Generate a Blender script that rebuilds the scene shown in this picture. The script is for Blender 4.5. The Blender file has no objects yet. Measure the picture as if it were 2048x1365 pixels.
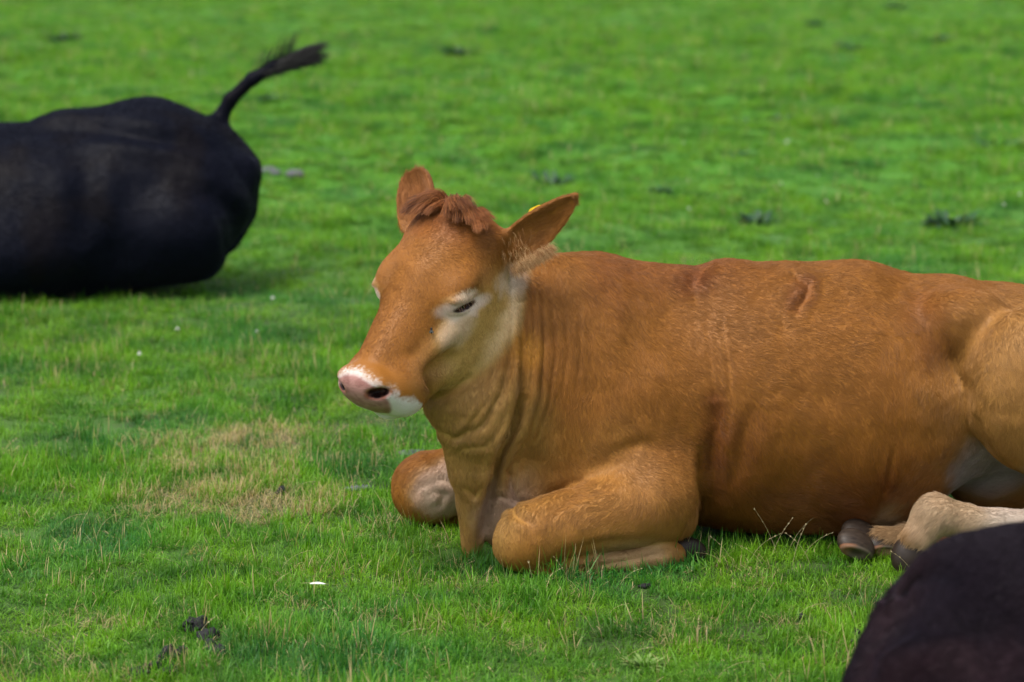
import bpy, math, random
import numpy as np
from mathutils import Vector, Matrix

FUR = True
GRASS = True
CALF_VOX = 0.0045
rng = np.random.default_rng(7)
random.seed(7)

# ------------------------------------------------------------------ camera, sky, sun, exposure
sc = bpy.context.scene
COL = sc.collection
CAM_H = 1.66
FPX = 2048 * 85.0 / 36.0            # focal length in photo pixels
HOR = -181.0
PITCH = math.atan((682.5 - HOR) / FPX)
cam_d = bpy.data.cameras.new('camera')
cam_d.lens = 85.0
cam_d.sensor_width = 36.0
cam_d.clip_start = 0.2
cam_d.clip_end = 2000
cam_d.dof.use_dof = True
cam_d.dof.focus_distance = 6.12
cam_d.dof.aperture_fstop = 2.9
cam = bpy.data.objects.new('camera', cam_d)
COL.objects.link(cam)
cam.location = (0, 0, CAM_H)
cam.rotation_euler = (math.pi / 2 - PITCH, 0, 0)
sc.camera = cam

SUN_EL = math.radians(64)
SUN_AZ = math.radians(224)          # compass style: 0 = +Y (away from the camera), 90 = +X
world = bpy.data.worlds.new("World")
sc.world = world
world.use_nodes = True
nt = world.node_tree
nt.nodes.clear()
wo = nt.nodes.new('ShaderNodeOutputWorld')
bg = nt.nodes.new('ShaderNodeBackground')
sky = nt.nodes.new('ShaderNodeTexSky')
sky.sky_type = 'NISHITA'
sky.sun_disc = False
sky.sun_elevation = SUN_EL
sky.sun_rotation = SUN_AZ
sky.dust_density = 3.0
sky.ozone_density = 1.0
sky.air_density = 1.0
bg.inputs['Strength'].default_value = 0.15
hsv = nt.nodes.new('ShaderNodeHueSaturation')
hsv.inputs['Saturation'].default_value = 0.42
nt.links.new(sky.outputs[0], hsv.inputs['Color'])
nt.links.new(hsv.outputs[0], bg.inputs['Color'])
nt.links.new(bg.outputs[0], wo.inputs['Surface'])

sun_d = bpy.data.lights.new('sun', 'SUN')
sun_d.energy = 1.5
sun_d.angle = math.radians(20)
sun_d.color = (1.0, 0.95, 0.87)
sun = bpy.data.objects.new('sun', sun_d)
COL.objects.link(sun)
sdir = Vector((math.sin(SUN_AZ) * math.cos(SUN_EL), math.cos(SUN_AZ) * math.cos(SUN_EL), math.sin(SUN_EL)))
sun.rotation_euler = sdir.to_track_quat('Z', 'Y').to_euler()
sun.location = sdir * 20

sc.view_settings.view_transform = 'Standard'
sc.view_settings.look = 'None'
sc.view_settings.gamma = 1.0
sc.view_settings.use_curve_mapping = False
sc.view_settings.exposure = 0.64
sc.render.engine = 'CYCLES'
sc.cycles.max_bounces = 6
sc.cycles.transparent_max_bounces = 4

# ------------------------------------------------------------------ helpers
CP, SP = math.cos(PITCH), math.sin(PITCH)

def P(u, v, d):
    """real place seen at photo pixel (u, v) when it stands d metres away (along +Y)"""
    a = (u - 1024.0) / FPX
    b = -(v - 682.5) / FPX
    y = CP + b * SP
    z = -SP + b * CP
    t = d / y
    return np.array([a * t, d, CAM_H + z * t])

def G(u, v, z=0.0):
    """place at height z over the ground seen at pixel (u, v)"""
    a = (u - 1024.0) / FPX
    b = -(v - 682.5) / FPX
    y = CP + b * SP
    zz = -SP + b * CP
    t = (z - CAM_H) / zz
    return np.array([a * t, y * t, z])

def tag(o, label=None, cat=None, group=None, kind=None):
    if label: o['label'] = label
    if cat: o['category'] = cat
    if group: o['group'] = group
    if kind: o['kind'] = kind
    return o

def empty(name, loc):
    o = bpy.data.objects.new(name, None)
    o.location = loc
    COL.objects.link(o)
    return o

def link(o, parent=None):
    COL.objects.link(o)
    if parent is not None:
        o.parent = parent
        o.matrix_parent_inverse = Matrix.Translation(-Vector(parent.location))
    return o

def mesh_np(name, V, F, mat, parent=None, smooth=True):
    """F: (n,4) or (n,3) array"""
    me = bpy.data.meshes.new(name)
    V = np.asarray(V, dtype=np.float32)
    F = np.asarray(F, dtype=np.int32)
    k = F.shape[1]
    me.vertices.add(len(V))
    me.vertices.foreach_set('co', V.ravel())
    me.loops.add(F.size)
    me.loops.foreach_set('vertex_index', F.ravel())
    me.polygons.add(len(F))
    me.polygons.foreach_set('loop_start', np.arange(0, F.size, k, dtype=np.int32))
    me.polygons.foreach_set('use_smooth', np.full(len(F), smooth, dtype=bool))
    me.update(calc_edges=True)
    if mat: me.materials.append(mat)
    o = bpy.data.objects.new(name, me)
    link(o, parent)
    return o

def set_col(me, cols, name='col'):
    at = me.attributes.new(name, 'FLOAT_COLOR', 'POINT')
    c = np.ones((len(cols), 4), dtype=np.float32)
    c[:, :3] = cols
    at.data.foreach_set('color', c.ravel())

def new_mat(name):
    m = bpy.data.materials.new(name)
    m.use_nodes = True
    n = m.node_tree
    b = n.nodes['Principled BSDF']
    return m, n, b

def smoothstep(e0, e1, x):
    t = np.clip((x - e0) / (e1 - e0), 0, 1)
    return t * t * (3 - 2 * t)

# value noise in numpy (3-D), used for relief, colour and groom
_perm = np.random.default_rng(3).random((32, 32, 32)).astype(np.float32)
def vnoise(p, scale, seed=0):
    q = np.asarray(p, dtype=np.float32) * scale + np.float32(17.3 + seed * 7.77)
    i = np.floor(q).astype(np.int32)
    f = q - i
    f = f * f * (3 - 2 * f)
    i0 = i & 31
    i1 = (i + 1) & 31
    def g(a, b, c): return _perm[a, b, c]
    x0, y0, z0 = i0[:, 0], i0[:, 1], i0[:, 2]
    x1, y1, z1 = i1[:, 0], i1[:, 1], i1[:, 2]
    fx, fy, fz = f[:, 0], f[:, 1], f[:, 2]
    a = g(x0, y0, z0) * (1 - fx) + g(x1, y0, z0) * fx
    b = g(x0, y1, z0) * (1 - fx) + g(x1, y1, z0) * fx
    c = g(x0, y0, z1) * (1 - fx) + g(x1, y0, z1) * fx
    d = g(x0, y1, z1) * (1 - fx) + g(x1, y1, z1) * fx
    return (a * (1 - fy) + b * fy) * (1 - fz) + (c * (1 - fy) + d * fy) * fz * 1.0

def fbm(p, scale, seed=0, o=3):
    s = 0; a = 0.5; t = 0
    for k in range(o):
        s = s + a * vnoise(p, scale * 2 ** k, seed + k * 3)
        t += a
        a *= 0.5
    return s / t

# ------------------------------------------------------------------ signed distance modelling
def smin(a, b, k):
    h = np.maximum(k - np.abs(a - b), 0) / k
    return np.minimum(a, b) - h * h * k * 0.25

def smax(a, b, k):
    return -smin(-a, -b, k)

def d_ell(p, c, r, M=None):
    q = p - np.asarray(c, dtype=np.float32)
    if M is not None:
        q = q @ np.asarray(M, dtype=np.float32)      # columns of M are the ellipsoid axes
    r = np.asarray(r, dtype=np.float32)
    k0 = np.sqrt(((q / r) ** 2).sum(1))
    k1 = np.sqrt(((q / (r * r)) ** 2).sum(1)) + 1e-9
    return k0 * (k0 - 1) / k1

def d_cone(p, a, b, ra, rb):
    a = np.asarray(a, dtype=np.float32); b = np.asarray(b, dtype=np.float32)
    ba = b - a
    pa = p - a
    t = np.clip((pa @ ba) / float(ba @ ba), 0, 1)
    d = np.sqrt(((pa - t[:, None] * ba) ** 2).sum(1))
    return d - (ra + (rb - ra) * t)

def basis(x, y):
    x = np.asarray(x, float); x = x / np.linalg.norm(x)
    y = np.asarray(y, float); y = y - x * (x @ y); y = y / np.linalg.norm(y)
    return np.stack([x, y, np.cross(x, y)], 1)

def chain(p, pts, k):
    """pts: list of (point, radius)"""
    d = None
    for (a, ra), (b, rb) in zip(pts[:-1], pts[1:]):
        e = d_cone(p, a, b, ra, rb)
        d = e if d is None else smin(d, e, k)
    return d

def isosurface(fn, lo, hi, h):
    """sparse evaluation followed by surface nets; returns V, quads"""
    B = 8
    lo = np.asarray(lo, float)
    n = np.ceil((np.asarray(hi) - lo) / h / B).astype(int) * B
    nb = n // B
    bi = np.stack(np.meshgrid(*[np.arange(k) for k in nb], indexing='ij'), -1).reshape(-1, 3)
    cen = (lo + (bi * B + B / 2) * h).astype(np.float32)
    dc = fn(cen)
    act = np.abs(dc) < B * h * 0.87 * 1.7
    D = np.empty(tuple(n), dtype=np.float32)
    Db = D.reshape(nb[0], B, nb[1], B, nb[2], B)
    Db[...] = dc.reshape(nb[0], 1, nb[1], 1, nb[2], 1)
    loc = np.stack(np.meshgrid(*[np.arange(B)] * 3, indexing='ij'), -1).reshape(-1, 3)
    ab = bi[act]
    for s in range(0, len(ab), 1500):
        q = ab[s:s + 1500]
        idx = (q[:, None, :] * B + loc[None]).reshape(-1, 3)
        val = fn((lo + idx * h).astype(np.float32)).reshape(-1, B, B, B)
        Db[q[:, 0], :, q[:, 1], :, q[:, 2], :] = val
    S = D < 0
    c = [S[dx:n[0] - 1 + dx, dy:n[1] - 1 + dy, dz:n[2] - 1 + dz] for dx in (0, 1) for dy in (0, 1) for dz in (0, 1)]
    anyb = c[0].copy(); allb = c[0].copy()
    for k in c[1:]:
        anyb |= k; allb &= k
    cell = anyb & ~allb
    ci = np.argwhere(cell)
    ids = np.full(cell.shape, -1, dtype=np.int32)
    ids[cell] = np.arange(len(ci))
    acc = np.zeros((len(ci), 3)); cnt = np.zeros(len(ci))
    corners = [(0,0,0),(1,0,0),(0,1,0),(1,1,0),(0,0,1),(1,0,1),(0,1,1),(1,1,1)]
    vals = [D[ci[:, 0] + a, ci[:, 1] + b, ci[:, 2] + e] for a, b, e in corners]
    for i, j in [(0,1),(2,3),(4,5),(6,7),(0,2),(1,3),(4,6),(5,7),(0,4),(1,5),(2,6),(3,7)]:
        a, b = vals[i], vals[j]
        m = (a < 0) != (b < 0)
        t = np.where(m, a / np.where(m, a - b, 1), 0)
        pa = np.array(corners[i], float); pb = np.array(corners[j], float)
        acc += np.where(m[:, None], pa + t[:, None] * (pb - pa), 0)
        cnt += m
    V = lo + (ci + acc / cnt[:, None]) * h
    Q = []
    for ax in range(3):
        o1, o2 = [(1, 2), (2, 0), (0, 1)][ax]
        sl0 = [slice(0, k) for k in n]; sl1 = [slice(0, k) for k in n]
        sl0[ax] = slice(0, n[ax] - 1); sl1[ax] = slice(1, n[ax])
        e = np.argwhere(S[tuple(sl0)] != S[tuple(sl1)])
        ok = (e[:, o1] > 0) & (e[:, o2] > 0) & (e[:, o1] < n[o1] - 1) & (e[:, o2] < n[o2] - 1)
        e = e[ok]
        ins = S[e[:, 0], e[:, 1], e[:, 2]]
        def cid(d1, d2):
            q = e.copy(); q[:, o1] -= d1; q[:, o2] -= d2
            return ids[q[:, 0], q[:, 1], q[:, 2]]
        f = np.stack([cid(1, 1), cid(0, 1), cid(0, 0), cid(1, 0)], 1)
        f[~ins] = f[~ins][:, ::-1]
        Q.append(f)
    return V.astype(np.float32), np.concatenate(Q).astype(np.int32)

def vnormals(V, Q):
    n = np.cross(V[Q[:, 2]] - V[Q[:, 0]], V[Q[:, 3]] - V[Q[:, 1]])
    N = np.zeros_like(V)
    for k in range(4):
        for a in range(3):
            N[:, a] += np.bincount(Q[:, k], weights=n[:, a], minlength=len(V))
    return N / (np.linalg.norm(N, axis=1, keepdims=True) + 1e-12)

def relax(V, Q, it=2, lam=0.5):
    E = np.concatenate([Q[:, [0, 1]], Q[:, [1, 2]], Q[:, [2, 3]], Q[:, [3, 0]]])
    cnt = np.bincount(E[:, 0], minlength=len(V)) + np.bincount(E[:, 1], minlength=len(V))
    for _ in range(it):
        S = np.zeros_like(V)
        for a in range(3):
            S[:, a] = np.bincount(E[:, 0], weights=V[E[:, 1], a], minlength=len(V)) + np.bincount(E[:, 1], weights=V[E[:, 0], a], minlength=len(V))
        V = V + lam * (S / cnt[:, None] - V)
    return V.astype(np.float32)

def poly_dist(xz, pts):
    """distance from 2-D points to a polyline, and the parameter along it 0..1"""
    pts = np.asarray(pts, float)
    best = np.full(len(xz), 1e9); par = np.zeros(len(xz)); side = np.zeros(len(xz))
    n = len(pts) - 1
    for i in range(n):
        a, b = pts[i], pts[i + 1]
        ba = b - a
        pa = xz - a
        t = np.clip(pa @ ba / (ba @ ba), 0, 1)
        r = pa - t[:, None] * ba
        d = np.sqrt((r ** 2).sum(1))
        s = np.sign(ba[0] * pa[:, 1] - ba[1] * pa[:, 0])
        m = d < best
        best[m] = d[m]; par[m] = ((i + t) / n)[m]; side[m] = s[m]
    return best, par, side

# ------------------------------------------------------------------ the tan calf
hF = np.array([-0.455, -0.53, -0.71]); hF /= np.linalg.norm(hF)
hL = np.array([0.81, -0.58, -0.06]); hL -= hF * (hF @ hL); hL /= np.linalg.norm(hL)
hN = np.cross(hF, hL)
HM = np.stack([hL, hF, hN], 1)                     # head axes: left, towards the nose, out of the forehead
H0 = P(897, 414, 6.02)                             # the poll
def HW(l, f, n): return H0 + HM @ np.array([l, f, n], float)
def to_head(p): return ((p - H0.astype(np.float32)) @ HM.astype(np.float32))

EYE = (0.116, 0.212, -0.096)
EA = np.stack([[1, 0, 0], [0, -.82, -.57], [0, .57, -.82]], 1)      # out, along the slit, across it

def sd_head(p):
    q = to_head(p)
    s = q.copy(); s[:, 0] = np.abs(s[:, 0])
    d = d_ell(s, (0, .112, -.125), (.142, .170, .137))                    # cranium
    d = smin(d, d_ell(s, (0, .04, -.085), (.118, .070, .085)), .05)       # poll
    d = smin(d, d_ell(s, (.104, .180, -.068), (.040, .060, .034)), .028)   # brow
    d = smin(d, d_cone(s, (0, .20, -.095), (0, .46, -.090), .088, .058), .07)   # bridge of the nose
    d = smin(d, d_ell(s, (.055, .19, -.215), (.072, .150, .125)), .06)    # cheek
    d = smin(d, d_ell(s, (.06, .13, -.27), (.062, .11, .09)), .05)    # angle of the jaw
    d = smin(d, d_cone(s, (.045, .16, -.29), (.028, .45, -.195), .050, .040), .06)   # jaw
    d = smin(d, d_ell(s, (0, .32, -.155), (.078, .20, .092)), .05)
    d = smin(d, d_ell(s, (0, .500, -.092), (.088, .044, .064)), .022)
    d = smin(d, d_ell(s, (.030, .498, -.062), (.040, .030, .030)), .025)     # muzzle
    d = smin(d, d_ell(s, (.055, .452, -.142), (.054, .070, .074)), .025)   # upper lip
    d = smin(d, d_ell(s, (0, .462, -.200), (.052, .055, .028)), .010)    # chin
    d = smin(d, d_cone(s, (.094, .265, -.135), (.070, .40, -.120), .024, .016), .03)
    d = smax(d, -d_cone(s, (.105, .33, -.185), (.085, .40, -.155), .020, .012), .035)
    d = smax(d, -d_cone(s, (.100, .385, -.150), (.066, .415, -.220), .006, .006), .022)   # ridge of the cheek
    e = np.array(EYE)
    d = smax(d, -d_ell(s, e + EA @ np.array([.030, 0, 0]), (.022, .052, .028), EA), .025)
    d = smin(d, d_ell(s, e + EA @ np.array([-.004, 0, -.002]), (.026, .044, .028), EA), .010)
    d = smin(d, d_ell(s, e + EA @ np.array([.010, 0, -.022]), (.016, .045, .010), EA), .014)
    d = smax(d, -d_ell(s, e + EA @ np.array([.022, -.002, .004]), (.014, .037, .0095), EA), .006)
    d = smax(d, -d_ell(s, (.061, .526, -.060), (.013, .025, .034), basis((-.2, -.6, .75), (.55, -.52, .65))), .010)
    return d

    return d

def ear_sdf(p, base, tip, cupdir, w, t=.011, cup=.6, ex=(.5, .5)):
    """a leaf: long axis base-tip, opening towards cupdir"""
    base = np.asarray(base, float); tip = np.asarray(tip, float)
    ax = tip - base; L = np.linalg.norm(ax)
    M = basis(ax, cupdir)                 # x along, y out of the opening, z across
    c = (base + tip) / 2
    q = (p - c.astype(np.float32)) @ M.astype(np.float32)
    x = q[:, 0] / (L / 2)
    # width along the ear, widest a little before the middle
    xc = np.clip(x, -1, 1)
    prof = (1 - xc) ** ex[0] * (1 + xc) ** ex[1] / ((1 + (ex[0] - ex[1]) / (ex[0] + ex[1])) ** ex[0] * (1 - (ex[0] - ex[1]) / (ex[0] + ex[1])) ** ex[1])
    hw = w * np.maximum(prof, .05)
    zz = q[:, 2] / np.maximum(hw, .012)
    bend = cup * w * (1 - np.clip(np.abs(zz), 0, 1) ** 2) * prof     # the middle lies deeper than the rims
    dy = np.abs(q[:, 1] + bend) - t * (0.55 + .45 * prof)
    dz = np.abs(q[:, 2]) - hw
    dx = np.abs(q[:, 0]) - L / 2
    e = np.maximum(np.maximum(dy, dz * .7), dx)
    return smax(smax(dy, dz * .7, .010), dx, .01)

NE_B, NE_T = P(1004, 520, 6.03), P(1160, 386, 6.02)
FE_B, FE_T = P(832, 470, 6.12), P(826, 336, 6.18)

def sd_calf(p):
    E, C = d_ell, d_cone
    # trunk
    d = E(p, P(1200, 800, 6.34), (.30, .235, .36))
    d = smin(d, E(p, P(1500, 800, 6.37), (.42, .285, .355)), .12)
    d = smin(d, E(p, P(1720, 815, 6.40), (.32, .295, .345)), .12)
    d = smin(d, E(p, P(2010, 760, 6.46), (.33, .24, .26)), .12)
    # spine line and hips
    d = smin(d, chain(p, [(P(1110, 588, 6.30), .055), (P(1190, 583, 6.30), .06), (P(1450, 590, 6.33), .06), (P(1720, 583, 6.37), .06), (P(1900, 612, 6.42), .06), (P(2130, 735, 6.48), .05)], .06), .10)
    d = smin(d, E(p, P(1935, 640, 6.25), (.10, .07, .07)), .12)          # near hip bone
    d = smin(d, E(p, P(1935, 640, 6.60), (.10, .07, .07)), .12)
    d = smin(d, E(p, P(2120, 785, 6.50), (.22, .23, .20)), .1)            # rump
    # near thigh and its stifle
    d = smin(d, E(p, P(2088, 780, 6.16), (.205, .15, .225), basis((1, .1, .12), (0, 1, 0))), .045)
    d = smin(d, E(p, P(2005, 935, 6.50), (.17, .10, .13)), .05)            # groin
    d = smin(d, E(p, P(2120, 830, 6.70), (.21, .12, .22)), .08)            # far thigh
    # shoulder and neck
    d = smin(d, E(p, P(1215, 850, 6.17), (.21, .12, .23), basis((1, 0, .1), (0, 1, 0))), .10)
    d = smin(d, E(p, P(1150, 710, 6.28), (.17, .165, .235)), .08)
    d = smin(d, C(p, P(1150, 680, 6.28), P(1000, 640, 6.18), .19, .135), .08)      # neck
    d = smin(d, E(p, P(1100, 645, 6.24), (.16, .09, .158)), .06)         # crest
    d = smin(d, C(p, P(1150, 830, 6.26), P(1000, 740, 6.10), .17, .105), .07)      # throat side
    d = smin(d, E(p, P(1100, 960, 6.30), (.15, .17, .15)), .08)           # brisket
    # dewlap: a hanging fold between throat and brisket
    dw = C(p, P(945, 800, 6.08), P(948, 930, 6.09), .118, .064)
    dw = smin(dw, C(p, P(945, 930, 6.09), P(942, 1112, 6.13), .056, .023), .04)
    dw = smin(dw, C(p, P(1010, 830, 6.14), P(985, 960, 6.20), .10, .05), .08)
    dw = smin(dw, C(p, P(895, 810, 6.04), P(960, 850, 6.06), .055, .08), .04)
    d = smin(d, dw, .04)
    d = smin(d, E(p, P(1030, 1010, 6.18), (.095, .085, .14)), .05)
    # head
    d = smin(d, sd_head(p), .045)
    # ears
    ear = ear_sdf(p, NE_B, NE_T, (-.15, -.75, -.45), .053, cup=.5, ex=(.75, .35))
    ear = smin(ear, C(p, P(955, 500, 6.06), P(1020, 492, 6.06), .050, .034), .04)
    d = smin(d, ear, .03)
    ear = ear_sdf(p, FE_B, FE_T, (-.65, -.7, .1), .066, cup=.5, ex=(.38, .30))
    d = smin(d, ear, .022)
    # near foreleg, folded: forearm, knee, cannon, pastern, hoof
    d = smin(d, E(p, P(1310, 985, 6.11), (.125, .10, .135), basis((1, 0, .2), (0, 1, 0))), .05)
    d = smin(d, C(p, P(1305, 1003, 6.08), P(1062, 1068, 5.98), .108, .080), .035)
    d = smin(d, E(p, P(1050, 1088, 5.98), (.078, .070, .070), basis((1, 0, .3), (0, 1, 0))), .03)
    cn = chain(p, [(P(1075, 1128, 5.98), .034), (P(1180, 1128, 6.00), .026), (P(1270, 1122, 6.03), .026), (P(1318, 1110, 6.05), .034), (P(1350, 1108, 6.07), .028)], .02)
    d = smin(d, cn, .012)
    # far foreleg
    d = smin(d, C(p, P(1020, 930, 6.52), P(872, 972, 6.46), .10, .092), .05)
    d = smin(d, E(p, P(848, 980, 6.46), (.092, .09, .096)), .03)
    d = smin(d, C(p, P(850, 1030, 6.48), P(1040, 1045, 6.55), .03, .026), .02)
    # near hind leg: thigh to hock off to the right, cannon forward, fetlock, pastern
    d = smin(d, C(p, P(2120, 900, 6.12), P(2230, 1010, 6.08), .09, .055), .04)
    hl = chain(p, [(P(2240, 1050, 6.05), .05), (P(2060, 1052, 6.03), .038), (P(1930, 1045, 6.01), .042), (P(1870, 1032, 6.00), .052), (P(1835, 1075, 5.98), .038)], .02)
    d = smin(d, hl, .02)
    # far hind pastern
    d = smin(d, chain(p, [(P(1960, 1075, 6.20), .045), (P(1820, 1082, 6.16), .036), (P(1765, 1082, 6.13), .034)], .02), .02)
    # crease between dewlap and shoulder
    pts = [P(1052, 800, 6.02), P(1012, 880, 6.04), P(985, 960, 6.08), P(968, 1060, 6.10)]
    cr = chain(p, [(pts[0] , .004), (pts[1], .012), (pts[2], .016), (pts[3], .014)], .01)
    d = smax(d, -cr, .02)
    # flank fold under the stifle
    d = smax(d, -C(p, P(1942, 850, 6.10), P(1955, 985, 6.13), .018, .085), .03)
    return d

print('calf...')
V, Q = isosurface(sd_calf, (-.52, 5.60, -.03), (1.95, 6.95, 1.05), CALF_VOX)
V = relax(V, Q, 2, .5)
N = vnormals(V, Q)

def xz(u, v, d=6.1):
    p = P(u, v, d); return (p[0], p[2])

def groove(V, N, pts, depth, w, ridge=.35, d=6.1, ymax=6.5, taper=True, sgn=1):
    """press a fold along a line on the near side, with a soft welt beside it"""
    L = [xz(a, b, d) for a, b in pts]
    q = V[:, [0, 2]].astype(float)
    lo = np.min(L, 0) - 4 * w; hi = np.max(L, 0) + 4 * w
    m = (q > lo).all(1) & (q < hi).all(1) & (V[:, 1] < ymax) & (N[:, 1] < .35)
    ii = np.nonzero(m)[0]
    dist, par, side = poly_dist(q[ii], L)
    t = np.clip(np.sin(np.pi * np.clip(par, 0.02, .98)) ** .5, 0, 1) if taper else 1
    prof = -np.exp(-(dist / w) ** 2) + ridge * np.exp(-((dist - 1.9 * w) / w) ** 2)
    V[ii] += N[ii] * (depth * prof * t)[:, None]

GR = [  # neck folds
    ([(1046, 600), (1050, 680), (1046, 770), (1030, 840), (1000, 905), (982, 980), (966, 1075)], .020, .013, .4),
    ([(1062, 560), (1068, 650), (1064, 740), (1050, 830)], .0045, .006, .5),
    ([(1082, 590), (1088, 680), (1080, 780), (1058, 870)], .0042, .005, .5),
    ([(1104, 600), (1110, 700), (1096, 800), (1070, 880)], .0036, .005, .5),
    ([(1128, 610), (1134, 700), (1122, 790)], .0026, .005, .5),
    ([(1156, 620), (1160, 700), (1150, 780)], .003, .006, .5),
    ([(1024, 560), (1030, 620), (1026, 700), (1004, 770), (965, 830), (915, 858), (872, 850)], .008, .011, .4),
    ([(985, 770), (950, 815), (925, 850), (905, 868)], .0045, .007, .6),
    ([(940, 735), (905, 765), (868, 785)], .006, .008, .5),
    ([(1010, 830), (975, 872), (925, 880)], .003, .008, .6),
    ([(925, 960), (950, 985), (965, 960)], .005, .008, .5),
    # behind the shoulder
    ([(1432, 800), (1434, 860), (1422, 930), (1412, 1010)], 0.020, .028, .15),
    ([(1500, 800), (1488, 860), (1470, 930), (1450, 990)], 0.012, .032, .15),
    ([(1448, 640), (1454, 720), (1460, 800), (1452, 880)], 0.0018, .007, .4),
    ([(1418, 650), (1420, 740), (1428, 810)], 0.0013, .007, .4),
    ([(1500, 800), (1540, 790), (1580, 770)], 0.0015, .014, .2),
    ([(1398, 900), (1402, 980), (1398, 1060)], 0.0077, .010, .2),
    ([(1385, 590), (1410, 560), (1440, 548)], 0.007, .020, .2),
    ([(1385, 580), (1400, 610), (1440, 640)], 0.004, .018, .2),
    ([(1596, 640), (1622, 612), (1630, 590), (1600, 575)], 0.0055, .011, .6),
    ([(1560, 590), (1600, 575), (1640, 600)], 0.0022, .010, .8),
    ([(1700, 545), (1790, 552), (1860, 575)], 0.0033, .012, .3),
    # hollow in front of the thigh, then the crease of the flank
    ([(1850, 610), (1868, 660), (1900, 730), (1930, 800)], .018, .045, .0),
    ([(1915, 720), (1934, 780), (1942, 840)], .006, .012, .0),
    ([(1788, 900), (1782, 950), (1776, 990)], .004, .008, .5),
    # foreleg
    ([(1090, 1000), (1150, 965), (1230, 950)], .008, .014, .2),
    ([(1120, 1075), (1200, 1055), (1300, 1058)], .003, .012, .5),
    ([(1110, 1118), (1200, 1108), (1330, 1088)], .006, .007, .2),
    ([(1080, 1100), (1120, 1128), (1100, 1145)], .004, .006, .5),
    ([(1200, 905), (1280, 880), (1360, 900)], .004, .018, .4),
    ([(1040, 880), (1018, 940), (1030, 1000), (1062, 1010)], .008, .010, .4),
    ([(975, 1010), (1000, 990), (1020, 1000)], .004, .008, .4),
]
for pts, dep, w, rd in GR:
    groove(V, N, pts, dep, w, rd)
groove(V, N, [(850, 985), (870, 975), (888, 985), (880, 1005), (860, 1012)], .0035, .010, .6, d=6.4, ymax=6.8)
groove(V, N, [(825, 1000), (840, 970), (880, 955), (905, 960)], .003, .010, .6, d=6.4, ymax=6.8)
N = vnormals(V, Q)
# loose skin: low relief over the whole animal, ribs under the flank
rel = (fbm(V, 9, 1) - .5) * .010 + (fbm(V * np.array([1, 1, .35], np.float32), 30, 2) - .5) * .0035
hd = sd_head(V)
wh = smoothstep(.035, .0, hd).astype(np.float32)          # 1 on the head
V = V + N * (rel * (1 - .8 * wh))[:, None]
N = vnormals(V, Q)

def blob(pv, u, v, d, r, soft=.5, ry=None):
    c = P(u, v, d)
    rr = np.array([r, ry or r, r])
    k = np.sqrt((((pv - c) / rr) ** 2).sum(1))
    return 1 - smoothstep(1 - soft, 1 + soft, k)

def mixc(c, col, w):
    w = np.asarray(w)[:, None]
    return c * (1 - w) + np.array(col) * w

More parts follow.
